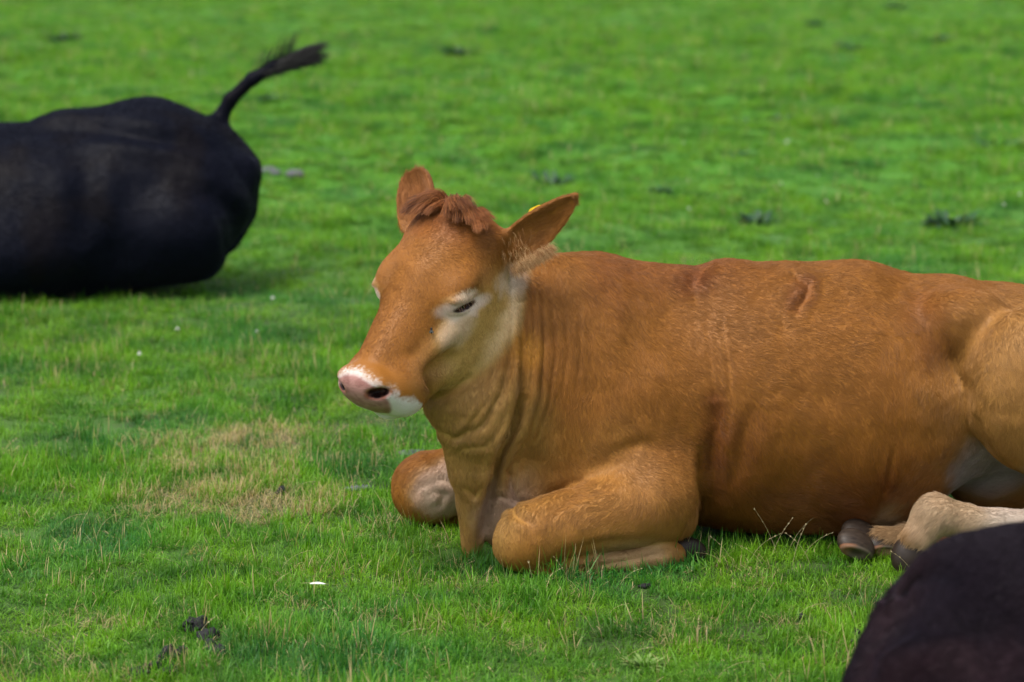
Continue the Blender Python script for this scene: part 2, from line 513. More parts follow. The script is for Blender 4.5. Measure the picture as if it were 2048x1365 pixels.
def coat(V, N):
    """colour of the coat at points of the animal, shade in some hollows painted in"""
    n = len(V)
    wob = (fbm(V, 14, 5) - .5) * .05
    wob2 = (fbm(V, 40, 6) - .5) * .02 + (fbm(V, 160, 7, 2) - .5) * .010
    Vn = V + (wob + wob2)[:, None]
    c = np.tile(np.array([.325, .134, .032]), (n, 1))
    z = V[:, 2]
    c = mixc(c, (.24, .078, .022), smoothstep(.60, .74, z + wob * 2) * smoothstep(.15, .25, V[:, 0]) * (1 - smoothstep(.45, .8, V[:, 0])) * .6)   # darker withers
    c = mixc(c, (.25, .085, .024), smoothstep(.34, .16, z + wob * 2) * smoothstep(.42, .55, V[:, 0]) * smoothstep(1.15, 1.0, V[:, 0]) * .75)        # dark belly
    c = mixc(c, (.40, .215, .088), blob(Vn, 2120, 800, 6.1, .30, .4, .5) * .85)       # paler thigh
    c = mixc(c, (.44, .22, .08), blob(Vn, 1210, 1050, 6.0, .24, .4) * .7)           # foreleg
    c = mixc(c, (.50, .30, .13), blob(Vn, 940, 890, 6.0, .20, .4, .4) * .9)          # dewlap and throat
    c = mixc(c, (.48, .28, .12), blob(Vn, 940, 1030, 6.1, .13, .4, .4) * .85)
    c = mixc(c, (.40, .27, .20), blob(Vn, 1010, 1020, 6.15, .10, .5) * .75)
    c = mixc(c, (.50, .38, .30), blob(Vn, 888, 985, 6.38, .078, .5) * .8)            # inside of the far knee
    c = mixc(c, (.42, .36, .33), blob(Vn, 1970, 905, 6.35, .15, .35) * .9)           # groin
    c = mixc(c, (.60, .52, .44), blob(Vn, 2040, 1060, 6.0, .13, .4) * .8)           # white on the hind cannon
    c = mixc(c, (.42, .28, .16), blob(Vn, 1790, 1085, 6.15, .10, .3) * .9)
    c = mixc(c, (.50, .36, .22), blob(Vn, 1880, 1030, 6.0, .13, .4) * .85)
    c = mixc(c, (.45, .32, .20), blob(Vn, 1260, 1140, 6.0, .12, .4) * smoothstep(.10, .05, z) * .6)
    c = mixc(c, (.50, .24, .03), blob(Vn, 1048, 700, 6.05, .045, .6, .3) * smoothstep(.5, .8, blob(V, 1048, 690, 6.05, .16, .5, .4)) * .6)
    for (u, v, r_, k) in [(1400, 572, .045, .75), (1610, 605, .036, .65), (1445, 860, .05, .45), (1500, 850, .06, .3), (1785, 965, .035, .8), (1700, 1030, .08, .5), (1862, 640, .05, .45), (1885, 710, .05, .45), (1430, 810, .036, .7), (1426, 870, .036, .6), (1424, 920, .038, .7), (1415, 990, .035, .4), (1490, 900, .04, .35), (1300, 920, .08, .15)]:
        c = mixc(c, (.17, .05, .016), blob(Vn, u, v, 6.1, r_, .6, .3) * k)  # dark hair patches, and shade painted into the hollows of shoulder and back
    # ---- head
    q = to_head(V); s = q.copy(); s[:, 0] = np.abs(s[:, 0])
    qn = s + (wob2 * 1.2)[:, None]
    wh = smoothstep(.03, .0, sd_head(V.astype(np.float32)))
    def hb(l, f, nn, rl, rf, rn, soft=.4):
        k = np.sqrt(((qn[:, 0] - l) / rl) ** 2 + ((qn[:, 1] - f) / rf) ** 2 + ((qn[:, 2] - nn) / rn) ** 2)
        return (1 - smoothstep(1 - soft, 1 + soft, k)) * wh
    c = mixc(c, (.335, .135, .032), wh * .9)
    c = mixc(c, (.27, .085, .022), hb(0, .02, -.02, .13, .09, .09, .5) * .8)
    c = mixc(c, (.62, .41, .185), hb(.12, .22, -.26, .10, .20, .16) * .9)       # cheek
    c = mixc(c, (.36, .19, .08), hb(.08, .38, -.15, .06, .10, .06) * .5)
    c = mixc(c, (.88, .64, .38), hb(.13, .09, -.29, .07, .15, .06, .6) * .85)          # pale behind the cheek
    ec = (s - np.array(EYE)) @ EA
    eb = ec[:, 2] - 6.0 * ec[:, 1] ** 2
    band = lambda c0, w_, a0, a1: (1 - smoothstep(.6, 1.4, np.abs(eb - c0) / w_)) * (1 - smoothstep(a0, a1, np.abs(ec[:, 1]))) * smoothstep(-.05, -.03, ec[:, 0]) * wh
    c = mixc(c, (.70, .52, .35), hb(.12, .265, -.130, .045, .06, .045, .5) * .75)
    c = mixc(c, (.80, .63, .46), band(-.031, .013, .010, .065) * .75)
    c = mixc(c, (.22, .10, .05), band(-.0165, .0035, .035, .055) * .7)  # shade of the upper lid crease, drawn as a dark line
    c = mixc(c, (.80, .62, .50), band(.020, .012, .025, .050) * .8)
    
    kp = pad_k(qn)
    c = mixc(c, (.74, .68, .63), (1 - smoothstep(1.00, 1.34, kp + .06 + (fbm(s, 260, 44, 2) - .5) * .25 - .16 * smoothstep(-.05, -.10, qn[:, 2]) - .9 * np.maximum(-.10 - qn[:, 2], 0) / .08 * smoothstep(.445, .475, qn[:, 1]))) * wh)    # white ring of the muzzle
    c = mixc(c, (.72, .66, .60), hb(.0, .485, -.19, .050, .06, .04, .3) * .8)
    # bare nose pad
    pad = nose_pad(s) * wh
    c = mixc(c, (.44, .225, .195), pad)
    c = mixc(c, (.24, .10, .085), pad * smoothstep(.4, .65, fbm(V, 60, 9)) * .6)
    c = mixc(c, (.30, .13, .10), pad * smoothstep(-.10, -.14, s[:, 2]) * .6)
    A = basis((-.2, -.6, .75), (.55, -.52, .65))
    no = np.sqrt(((((s - np.array([.061, .528, -.060])) @ A) / np.array([.0125, .024, .034])) ** 2).sum(1))
    c = mixc(c, (.30, .10, .08), (1 - smoothstep(1.1, 1.7, no)) * wh * .8)
    c = mixc(c, (.010, .004, .004), (1 - smoothstep(.95, 1.2, no + (fbm(V, 90, 8) - .5) * .35 )) * wh)  # darkness inside the nostril painted over its pit
    es = np.sqrt(((((s - np.array(EYE)) @ EA - np.array([.010, 0, .004])) / np.array([.03, .043, .0120])) ** 2).sum(1))
    c = mixc(c, (.80, .64, .56), (1 - smoothstep(1.2, 2.6, es)) * wh * .75)
    c = mixc(c, (.025, .008, .008), (1 - smoothstep(.80, 1.10, es)) * wh)
    # ears
    we = np.maximum(blob(V, 1095, 440, 6.02, .085, .25, .12), 0) * smoothstep(.005, .02, sd_head(V.astype(np.float32)))
    c = mixc(c, (.36, .15, .045), we)
    c = mixc(c, (.10, .035, .014), blob(Vn, 1095, 455, 5.98, .038, .8) * we * .75)
    c = mixc(c, (.05, .018, .01), blob(Vn, 1150, 405, 6.0, .022, .6))
    c = mixc(c, (.66, .52, .38), blob(Vn, 1026, 560, 6.02, .036, .6, .3) * .9)
    c = mixc(c, (.36, .15, .07), blob(V, 826, 385, 6.14, .085, .2) * smoothstep(.005, .02, sd_head(V.astype(np.float32))))
    return np.clip(c * np.array([.90, .85, .56]) ** (1 - smoothstep(.24, .42, c[:, 2:3] / c[:, :1])), 0, 1)

def pad_k(s):
    return np.sqrt((s[:, 0] / .086) ** 2 + ((s[:, 1] - .553) / .078) ** 2 + ((s[:, 2] + .090) / .080) ** 2)

def nose_pad(s):
    """1 on the bare skin between and around the nostrils (head coordinates, mirrored)"""
    return 1 - smoothstep(.92, 1.06, pad_k(s))

def flow(V, N):
    """direction the coat lies in, tangent to the skin"""
    CT = [(1150, 600, .15, 1), (1250, 700, .35, 1), (1100, 800, -.1, 1), (1400, 650, .8, .6), (1500, 600, 1, .25), (1700, 600, 1, .3), (1900, 600, 1, .6),
          (1600, 750, 1, .45), (1700, 850, .8, .9), (1500, 900, .5, 1), (1650, 1000, .9, .3), (1800, 900, .3, 1), (1880, 750, -.2, 1), (2050, 700, .5, 1), (2050, 900, .1, 1),
          (1250, 880, .6, .8), (1350, 950, .8, .2), (1250, 1020, -.9, .5), (1080, 1080, -.4, 1), (1350, 1060, -.3, .9), (1200, 1130, 1, .1),
          (950, 900, -.1, 1), (940, 1040, 0, 1), (850, 980, -.5, .8), (1000, 1000, .1, 1), (1870, 1000, -.8, .7), (2000, 1040, -1, .2)]
    num = np.zeros((len(V), 3)); den = np.zeros(len(V))
    for u, v, a, b in CT:
        c = P(u, v, 6.1)
        w = np.exp(-(((V[:, 0] - c[0]) ** 2 + (V[:, 2] - c[2]) ** 2) / .09 ** 2)) + 1e-6
        num += w[:, None] * np.array([a, .0, -b]) / math.hypot(a, b)
        den += w
    D = num / den[:, None]
    q = to_head(V.astype(np.float32))
    wh = smoothstep(.03, .0, sd_head(V.astype(np.float32)))
    r = q[:, :2] - np.array([0, .192])
    r = r / (np.linalg.norm(r, axis=1, keepdims=True) + .004)
    sw = np.array([[math.cos(.45), -math.sin(.45)], [math.sin(.45), math.cos(.45)]])
    r = r @ sw.T
    Df = hL * r[:, :1] + hF * r[:, 1:2] * 1.0
    side = smoothstep(.55, .9, np.abs(N @ hL))[:, None]
    Ds = -hN * .75 + hF * .45 * np.clip((q[:, 1:2] - .05) / .06, -1, 1)
    Dh = Df * (1 - side) + Ds * side
    D = D * (1 - wh[:, None]) + Dh * wh[:, None]
    # ears: along the ear
    e1 = (NE_T - NE_B) / np.linalg.norm(NE_T - NE_B); e2 = (FE_T - FE_B) / np.linalg.norm(FE_T - FE_B)
    w1 = blob(V, 1085, 450, 6.02, .10, .15)[:, None] * (1 - wh[:, None]); w2 = blob(V, 828, 390, 6.15, .08, .2)[:, None] * (1 - wh[:, None])
    D = D * (1 - w1) + e1 * w1
    D = D * (1 - w2) + e2 * w2
    D = D - N * (D * N).sum(1, keepdims=True)
    return D / (np.linalg.norm(D, axis=1, keepdims=True) + 1e-6)

calf = empty('calf', P(1400, 1120, 6.3) * np.array([1, 1, 0]))
tag(calf, 'tan calf lying on the grass with drowsy half-closed eyes and a pink nose', 'calf')
m_coat, n_, b_ = new_mat('tan_coat')
b_.inputs['Roughness'].default_value = .55
b_.inputs['Specular IOR Level'].default_value = .18
at = n_.nodes.new('ShaderNodeAttribute'); at.attribute_name = 'col'
n_.links.new(at.outputs['Color'], b_.inputs['Base Color'])

bt = n_.nodes.new('ShaderNodeTexVoronoi'); bt.inputs['Scale'].default_value = 260
gg = n_.nodes.new('ShaderNodeNewGeometry'); n_.links.new(gg.outputs['Position'], bt.inputs['Vector'])
bm_ = n_.nodes.new('ShaderNodeBump'); bm_.inputs['Strength'].default_value = .5; bm_.inputs['Distance'].default_value = .0012
n_.links.new(bt.outputs['Distance'], bm_.inputs['Height']); n_.links.new(bm_.outputs[0], b_.inputs['Normal'])
b_.inputs['Roughness'].default_value = .42
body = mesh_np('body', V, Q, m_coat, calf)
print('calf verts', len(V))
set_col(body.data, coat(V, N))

m_hair, n_, b_ = new_mat('calf_hair')
b_.inputs['Roughness'].default_value = .5
b_.inputs['Specular IOR Level'].default_value = .35
at = n_.nodes.new('ShaderNodeAttribute'); at.attribute_name = 'col'
n_.links.new(at.outputs['Color'], b_.inputs['Base Color'])

def sample(V, Q, N, n, wfn=None):
    A = np.linalg.norm(np.cross(V[Q[:, 2]] - V[Q[:, 0]], V[Q[:, 3]] - V[Q[:, 1]]), axis=1) * .5
    if wfn is not None: A = A * wfn
    cs = np.cumsum(A)
    f = np.searchsorted(cs, rng.random(n) * cs[-1]).clip(0, len(Q) - 1)
    s, t = rng.random((2, n, 1)).astype(np.float32)
    q = Q[f]
    def bil(X): return (X[q[:, 0]] * (1 - s) + X[q[:, 1]] * s) * (1 - t) + (X[q[:, 3]] * (1 - s) + X[q[:, 2]] * s) * t
    p = bil(V); nn = bil(N)
    return p, nn / (np.linalg.norm(nn, axis=1, keepdims=True) + 1e-9)

def hair_obj(name, pts, rad, cols, mat, parent=None):
    """pts (n,k,3), rad (n,k)"""
    n, k, _ = pts.shape
    hc = bpy.data.hair_curves.new(name)
    hc.add_curves([k] * n)
    hc.attributes['position'].data.foreach_set('vector', pts.astype(np.float32).ravel())
    ra = hc.attributes.get('radius') or hc.attributes.new('radius', 'FLOAT', 'POINT')
    ra.data.foreach_set('value', rad.astype(np.float32).ravel())
    ca = hc.attributes.new('col', 'FLOAT_COLOR', 'CURVE')
    c = np.ones((n, 4), dtype=np.float32); c[:, :3] = cols
    ca.data.foreach_set('color', c.ravel())
    hc.materials.append(mat)
    o = bpy.data.objects.new(name, hc)
    link(o, parent)
    print(name, n, 'hairs')
    return o

def strands(p, n, d, ln, lift, k=4, curl=0.0, drop=0.0):
    """curved strands that leave the skin at an angle and lie down along d"""
    ts = np.linspace(0, 1, k)
    out = np.zeros((len(p), k, 3))
    for i, t in enumerate(ts):
        out[:, i] = p + d * (ln * t)[:, None] + n * (ln * lift * (t - .45 * t * t))[:, None]
        out[:, i, 2] -= drop * ln * t * t
    return out

def ps0(p, d): return p - d * ((p * d).sum(1) * .8)[:, None]
if FUR:
    nh = 640000
    fc = V[Q].mean(1); fn = N[Q].mean(1)
    wf = np.where(fn[:, 1] < .25, 1.0, .22) * np.where(fc[:, 0] > 1.5, .3, 1) * np.where(fc[:, 2] < .0, 0, 1)
    fh = sd_head(fc.astype(np.float32))
    wf = wf * np.where(fh < .02, 1.7, 1.0)
    p, n = sample(V, Q, N, nh, wf)
    q = to_head(p.astype(np.float32)); s = q.copy(); s[:, 0] = np.abs(s[:, 0])
    wh = smoothstep(.03, .0, sd_head(p.astype(np.float32)))
    eye = np.sqrt(((((s - np.array(EYE)) @ EA - np.array([.010, 0, .004])) / np.array([.05, .046, .012])) ** 2).sum(1))
    keep = (nose_pad(s) * wh < .5) & ~((eye < 1) & (wh > .5))
    p, n, s, wh = p[keep], n[keep], s[keep], wh[keep]
    d = flow(p, n)
    tz = np.cross(n, d)
    ang = (fbm(p, 22, 11) - .5) * 1.5 * (1 - .6 * wh) + (fbm(p, 90, 12, 2) - .5) * .8 + rng.normal(0, .13, len(p))
    d = d * np.cos(ang)[:, None] + tz * np.sin(ang)[:, None]
    ln = .0135 * (.6 + .8 * rng.random(len(p))) * (.75 + .5 * fbm(p, 60, 13, 2))
    ln *= 1 - .45 * wh
    ln *= 1 - .6 * smoothstep(.42, .47, s[:, 1]) * wh
    ln *= 1 + .9 * smoothstep(.10, .0, s[:, 1]) * wh                          # longer towards the poll
    low = smoothstep(.22, .08, p[:, 2]) * (p[:, 0] > .45) * (p[:, 0] < 1.1)
    ln *= 1 + .9 * low
    legs = smoothstep(.16, .10, p[:, 2]) * (p[:, 0] < .45)
    ln *= 1 - .4 * legs
    lift = .16 + .16 * rng.random(len(p)) + .30 * (fbm(ps0(p, d), 60, 14, 2) - .4)
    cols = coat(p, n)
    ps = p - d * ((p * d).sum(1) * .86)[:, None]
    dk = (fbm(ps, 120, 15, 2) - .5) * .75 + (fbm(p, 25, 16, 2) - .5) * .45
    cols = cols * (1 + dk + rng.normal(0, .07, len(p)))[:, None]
    cols = np.clip(cols, .004, .9)
    k = 4
    pts = strands(p - n * .0006, n, d, ln, lift, k)
    rad = np.linspace(1, .15, k)[None] * (.00038 * (.8 + .4 * rng.random(len(p))))[:, None]
    hair_obj('coat', pts, rad, cols, m_hair, calf)

# eyeballs behind the lids
m_eye, n_, b_ = new_mat('eye_gloss')
b_.inputs['Base Color'].default_value = (.012, .006, .005, 1)
b_.inputs['Roughness'].default_value = .06
def uvsphere(c, r, nu=24, nv=16, M=None):
    r = np.ones(3) * r
    th = np.linspace(0, np.pi, nv + 1)[:, None]; ph = np.linspace(0, 2 * np.pi, nu, endpoint=False)[None]
    X = np.stack([np.sin(th) * np.cos(ph), np.sin(th) * np.sin(ph), np.cos(th) * np.ones_like(ph)], -1).reshape(-1, 3) * r
    if M is not None: X = X @ M.T
    F = [[i * nu + j, (i + 1) * nu + j, (i + 1) * nu + (j + 1) % nu, i * nu + (j + 1) % nu] for i in range(nv) for j in range(nu)]
    return X + c, np.array(F)
for sg in (1, -1):
    c = HW(sg * (EYE[0] - .009), EYE[1], EYE[2] - .002)
    sv, sf = uvsphere(c, .0215)
    mesh_np('eye', sv, sf, m_eye, calf)

# forelock
if FUR:
    nf = 6000
    l = rng.uniform(-1, 1, nf); f = rng.uniform(-.03, .03, nf)
    rt = H0 + (l * .072 + .014)[:, None] * hL + f[:, None] * hF
    up = (-hF * .55 + hN * .83)
    q = rt + up * .12
    for _ in range(14):
        dd = sd_calf(q.astype(np.float32))
        q = q - up * dd[:, None] * .9
    rt = q
    clump = np.round((l + .02) * 9 + rng.normal(0, .22, nf)) / 9
    sw = np.sign(clump + .15) * (.30 + .60 * np.abs(clump))
    d0 = up * 1.0 + hL * sw[:, None] * .35
    d1 = hL * (sw * np.where(sw < 0, .42, .85))[:, None] + hF * (.55 + .30 * np.sin(clump * 23))[:, None] + hL * (rng.normal(0, .08, nf))[:, None]
    d0 += rng.normal(0, .07, (nf, 3)); d1 += rng.normal(0, .05, (nf, 3))
    ln = (.088 + .014 * np.sin(clump * 37)) * rng.uniform(.7, 1.1, nf)
    k = 8
    pts = np.zeros((nf, k, 3)); pts[:, 0] = rt - up * .002
    for i in range(1, k):
        tt = i / (k - 1)
        dr = d0 * (1 - tt) ** 1.5 + d1 * min(1, tt * 1.5)
        dr /= np.linalg.norm(dr, axis=1, keepdims=True)
        pts[:, i] = pts[:, i - 1] + dr * (ln / (k - 1))[:, None]
        dd = sd_calf(pts[:, i].astype(np.float32))
        pts[:, i] += up * np.maximum(.004 + .004 * rng.random(nf) - dd, 0)[:, None]
    # locks pull together towards their tips
    for c0 in np.unique(clump):
        m = clump == c0
        for i in range(2, k):
            mu = pts[m, i].mean(0)
            pts[m, i] += (mu - pts[m, i]) * (.22 * (i / (k - 1)) ** 1.2) * np.array([1, 1, .8])
    cb = np.where(rng.random(nf)[:, None] < .3, np.array([.33, .125, .035]), np.array([.21, .068, .019]))
    cb = cb * (1 + .2 * np.sin(clump * 51) + rng.normal(0, .3, nf))[:, None]
    hair_obj('forelock', pts, np.linspace(1, .2, k)[None] * np.full((nf, 1), .00065), np.clip(cb, .01, .8), m_hair, calf)
    # long pale fringe along the lower rim of the near ear, and in its mouth
    nf = 3000
    u = rng.random(nf)
    e0, e1 = P(1026, 538, 6.0), P(1102, 494, 6.02)
    rt = e0 + (e1 - e0) * u[:, None] + rng.normal(0, .006, (nf, 3))
    inner = rng.random(nf) < .05
    rt[inner] = P(1040, 505, 5.99) + rng.normal(0, .022, (inner.sum(), 3))
    d = np.array([.55, -.15, -.8]) + rng.normal(0, .22, (nf, 3)) + np.array([.4, 0, .1]) * u[:, None]
    d[inner] = np.array([.2, -.4, -.8]) + rng.normal(0, .25, (inner.sum(), 3))
    d /= np.linalg.norm(d, axis=1, keepdims=True)
    ln = rng.uniform(.008, .024, nf)
    n0 = np.tile(np.array([0, -1.0, .2]), (nf, 1))
    cb = np.where(rng.random(nf)[:, None] < .6, np.array([.55, .34, .15]), np.array([.34, .15, .05])) * rng.uniform(.7, 1.2, (nf, 1))
    hair_obj('ear_fringe', strands(rt, n0, d, ln, .25, 4, drop=.2), np.linspace(1, .2, 4)[None] * np.full((nf, 1), .00028), cb, m_hair, calf)
    # lashes
    nf = 18
    sgs = np.where(rng.random(nf) < .7, 1, -1)
    al = rng.uniform(-1, 1, nf)
    loc = np.array(EYE)[None] + (EA @ np.stack([np.full(nf, .019) - .006 * al ** 2, al * .032, -.006 + 0 * al])).T
    loc[:, 0] *= sgs
    rt = H0 + loc @ HM.T
    dl = (EA @ np.stack([np.full(nf, .7), al * .3, np.full(nf, .75)])).T; dl[:, 0] *= sgs
    d = dl @ HM.T + rng.normal(0, .12, (nf, 3)); d /= np.linalg.norm(d, axis=1, keepdims=True)
    hair_obj('eyelash', strands(rt, d, d, rng.uniform(.012, .02, nf), .0, 4, drop=.15), np.linspace(1, .3, 4)[None] * np.full((nf, 1), .0004), np.tile([.30, .17, .10], (nf, 1)), m_hair, calf)

# hooves
m_hoof, n_, b_ = new_mat('hoof_horn')
b_.inputs['Roughness'].default_value = .5
b_.inputs['Specular IOR Level'].default_value = .3
at = n_.nodes.new('ShaderNodeAttribute'); at.attribute_name = 'col'
n_.links.new(at.outputs['Color'], b_.inputs['Base Color'])
def hoof(c, toe, solen, size, parent, dark=.6):
    """one claw: toe = direction of its point, solen = direction the sole faces"""
    M = basis(toe, solen)
    def f(p):
        q = (p - np.asarray(c, dtype=np.float32)) @ M.astype(np.float32)
        d = d_ell(q, (0, -.1 * size, 0), (1.0 * size, .85 * size, .52 * size))
        d = smax(d, q[:, 1] - .42 * size, .10 * size)
        d = smax(d, -d_ell(q, (.05 * size, .62 * size, 0), (.72 * size, .34 * size, .38 * size)), .05 * size)
        return d
    c = np.asarray(c)
    v, q = isosurface(f, c - 1.3 * size, c + 1.3 * size, size / 16)
    v = relax(v, q, 1)
    l = (v - c) @ M
    cc = np.tile(np.array([.020, .012, .008]), (len(v), 1))
    st = vnoise(np.stack([l[:, 0] * .2, l[:, 1], l[:, 2] * .2], 1), 420, 2)
    cc = mixc(cc, (.07, .05, .035), st * (1 - dark))
    sole = smoothstep(.22, .30, l[:, 1] / size)
    cc = mixc(cc, (.03, .022, .015), sole)
    cc = mixc(cc, (.30, .10, .03), sole * smoothstep(.1, .55, l[:, 0] / size) * .85)
    rim = np.exp(-((l[:, 1] / size - .36) / .07) ** 2)
    cc = mixc(cc, (.26, .20, .15), rim * .5)
    o = mesh_np('hoof', v, q, m_hoof, parent)
    set_col(o.data, cc)
    return o
hoof(P(1712, 1094, 6.06), (-.75, -.25, .35), (-.15, -.80, -.58), .056, calf, .2)
hoof(P(1722, 1080, 6.16), (-.8, -.2, .5), (-.15, -.80, -.58), .062, calf, .5)
hoof(P(1766, 1092, 6.11), (-.75, -.25, .1), (-.15, -.80, -.58), .042, calf, .9)
hoof(P(1826, 1112, 5.97), (-.5, -.25, -.8), (.8, -.2, -.5), .058, calf, .8)
hoof(P(1375, 1112, 6.09), (1, .1, -.2), (.2, .1, -1), .052, calf, .9)
hoof(P(1372, 1108, 6.15), (1, .2, -.1), (.2, .1, -1), .050, calf, .9)

# yellow tag clipped behind the near ear
m_tag, n_, b_ = new_mat('yellow_plastic')
b_.inputs['Base Color'].default_value = (.85, .62, .01, 1)
b_.inputs['Roughness'].default_value = .4
def slab(name, c, ax, ay, w, h, t, mat, parent, rcorner=.3, seg=6):
    """thin plate with round corners and a real thickness"""
    M = basis(ax, ay)
    r0 = min(w, h) * rcorner
    o2 = []
    for k, (sx, sy) in enumerate([(1, 1), (-1, 1), (-1, -1), (1, -1)]):
        for i in range(seg + 1):
            a = math.pi / 2 * (k + i / seg)
            o2.append((sx * (w / 2 - r0) + r0 * math.cos(a), sy * (h / 2 - r0) + r0 * math.sin(a)))
    n = len(o2)
    vv = [M @ np.array([x, y, z]) + c for z in (-t / 2, t / 2) for x, y in o2]
    me = bpy.data.meshes.new(name)
    me.from_pydata([tuple(v) for v in vv], [], [list(range(n))[::-1], list(range(n, 2 * n))] + [[i, (i + 1) % n, n + (i + 1) % n, n + i] for i in range(n)])
    me.materials.append(mat)
    return link(bpy.data.objects.new(name, me), parent)
slab('ear_tag', P(1078, 434, 6.06), (.9, 0, .42), (-.42, .1, .9), .042, .056, .0025, m_tag, calf)


# ------------------------------------------------------------------ the two dark cattle
def dark_cow(name, sdf, lo, hi, vox, base_col, warm, label, cat, nhair, root, sheen, hl=.014, folds=()):
    V, Q = isosurface(sdf, lo, hi, vox)
    V = relax(V, Q, 2)
    N = vnormals(V, Q)
    V = V + N * ((fbm(V, 6, 21) - .5) * .008 + (fbm(V, 22, 22) - .5) * .007)[:, None]
    N = vnormals(V, Q)
    for a_ in folds: groove(V, N, *a_[:3], ridge=.5, d=a_[3], ymax=20)
    N = vnormals(V, Q)
    t = empty(name, root)
    tag(t, label, cat)
    m, n_, b_ = new_mat(name + '_coat')
    b_.inputs['Roughness'].default_value = sheen
    b_.inputs['Specular IOR Level'].default_value = .07
    b_.inputs['Sheen Weight'].default_value = .05; b_.inputs['Sheen Roughness'].default_value = .35; b_.inputs['Sheen Tint'].default_value = (.45, .55, 1, 1)
    at = n_.nodes.new('ShaderNodeAttribute'); at.attribute_name = 'col'
    n_.links.new(at.outputs['Color'], b_.inputs['Base Color'])
    def colf(p):
        w = smoothstep(.5, .75, fbm(p, 5, 23)) * .9
        return mixc(np.tile(np.array(base_col), (len(p), 1)), warm, w)
    o = mesh_np('body', V, Q, m, t)
    set_col(o.data, colf(V))
    if FUR and nhair:
        fc = V[Q].mean(1)
        p, n = sample(V, Q, N, nhair, np.where(np.abs(fc[:, 0] / fc[:, 1]) < .26, 1, .05))
        d = np.tile(np.array([.8, .0, -.6]), (len(p), 1)) + (vnoise(p, 8, 3) - .5)[:, None] * np.array([1, 0, 1.5])
        d = d - n * (d * n).sum(1, keepdims=True)
        d /= np.linalg.norm(d, axis=1, keepdims=True) + 1e-6
        ln = hl * rng.uniform(.6, 1.3, len(p))
        cc = colf(p) * rng.uniform(.6, 1.5, (len(p), 1))
        hair_obj('coat', strands(p, n, d, ln, .35, 3), np.linspace(1, .2, 3)[None] * np.full((len(p), 1), .0007), cc, m, t)
    return t, m

def sd_black(p):
    E, C = d_ell, d_cone
    d = E(p, P(40, 432, 10.70), (.85, .42, .38))
    d = smin(d, E(p, P(-80, 510, 10.38), (.55, .28, .22)), .14)
    d = smin(d, E(p, P(300, 385, 10.80), (.42, .36, .40)), .12)
    d = smin(d, E(p, P(400, 400, 10.75), (.245, .33, .26)), .10)
    d = smin(d, chain(p, [(P(-300, 360, 10.6), .08), (P(0, 312, 10.72), .08), (P(130, 274, 10.76), .08), (P(300, 262, 10.84), .09), (P(430, 300, 10.9), .07), (P(492, 336, 10.9), .05)], .1), .14)
    d = smin(d, E(p, P(235, 265, 11.0), (.20, .12, .12)), .10)                # far hip
    d = smin(d, E(p, P(497, 345, 10.72), (.05, .06, .07)), .08)                  # pin bone
    d = smin(d, E(p, P(345, 465, 10.48), (.24, .17, .19)), .07)                   # near thigh
    d = smin(d, C(p, P(150, 540, 10.50), P(400, 520, 10.50), .09, .08), .12)
    d = smin(d, E(p, P(-420, 440, 10.45), (.42, .30, .38)), .15)              # shoulder, neck and head beyond the frame
    d = smin(d, C(p, P(-560, 400, 10.4), P(-760, 330, 10.2), .22, .14), .1)
    d = smin(d, C(p, P(-780, 330, 10.15), P(-900, 440, 9.95), .12, .07), .06)
    d = smin(d, C(p, P(-500, 590, 10.2), P(-330, 600, 10.1), .09, .08), .05)
    tl = chain(p, [(P(425, 300, 10.9), .055), (P(436, 245, 10.92), .040), (P(460, 200, 10.93), .032), (P(505, 158, 10.95), .030), (P(548, 132, 10.97), .028), (P(575, 122, 10.98), .010)], .02)
    d = smin(d, tl, .04)
    # crease behind the thigh
    cr = chain(p, [(P(370, 385, 10.35), .012), (P(430, 408, 10.38), .014), (P(452, 450, 10.42), .014), (P(455, 505, 10.48), .014)], .01)
    d = smax(d, -cr, .05)
    d = smax(d, -C(p, P(150, 340, 10.26), P(165, 430, 10.20), .02, .03), .08)
    return d
print('black cow...')
bc, m_black = dark_cow('black_cow', sd_black, P(-960, 150, 9.6) * np.array([1, 1, 0]) + np.array([0, 0, -.03]), (-.9, 11.5, 1.30), .011,
    (.0028, .0034, .0085), (.0045, .0035, .0055), 'black cow lying with its rump to the right and tail flicked up, behind the calf', 'cow', 90000,
    P(200, 560, 10.6) * np.array([1, 1, 0]), .5, .012,
    folds=[([(365, 380), (420, 392), (455, 430), (470, 490)], .018, .034, 10.4), ([(150, 330), (165, 380), (170, 440), (150, 500)], .014, .055, 10.3), ([(0, 268), (120, 262), (240, 268), (360, 288), (450, 310)], .018, .030, 10.5)])
m_sw, n_, b_ = new_mat('black_tail_hair')
b_.inputs['Base Color'].default_value = (.006, .005, .005, 1); b_.inputs['Roughness'].default_value = .5
at = n_.nodes.new('ShaderNodeAttribute'); at.attribute_name = 'col'
n_.links.new(at.outputs['Color'], b_.inputs['Base Color'])
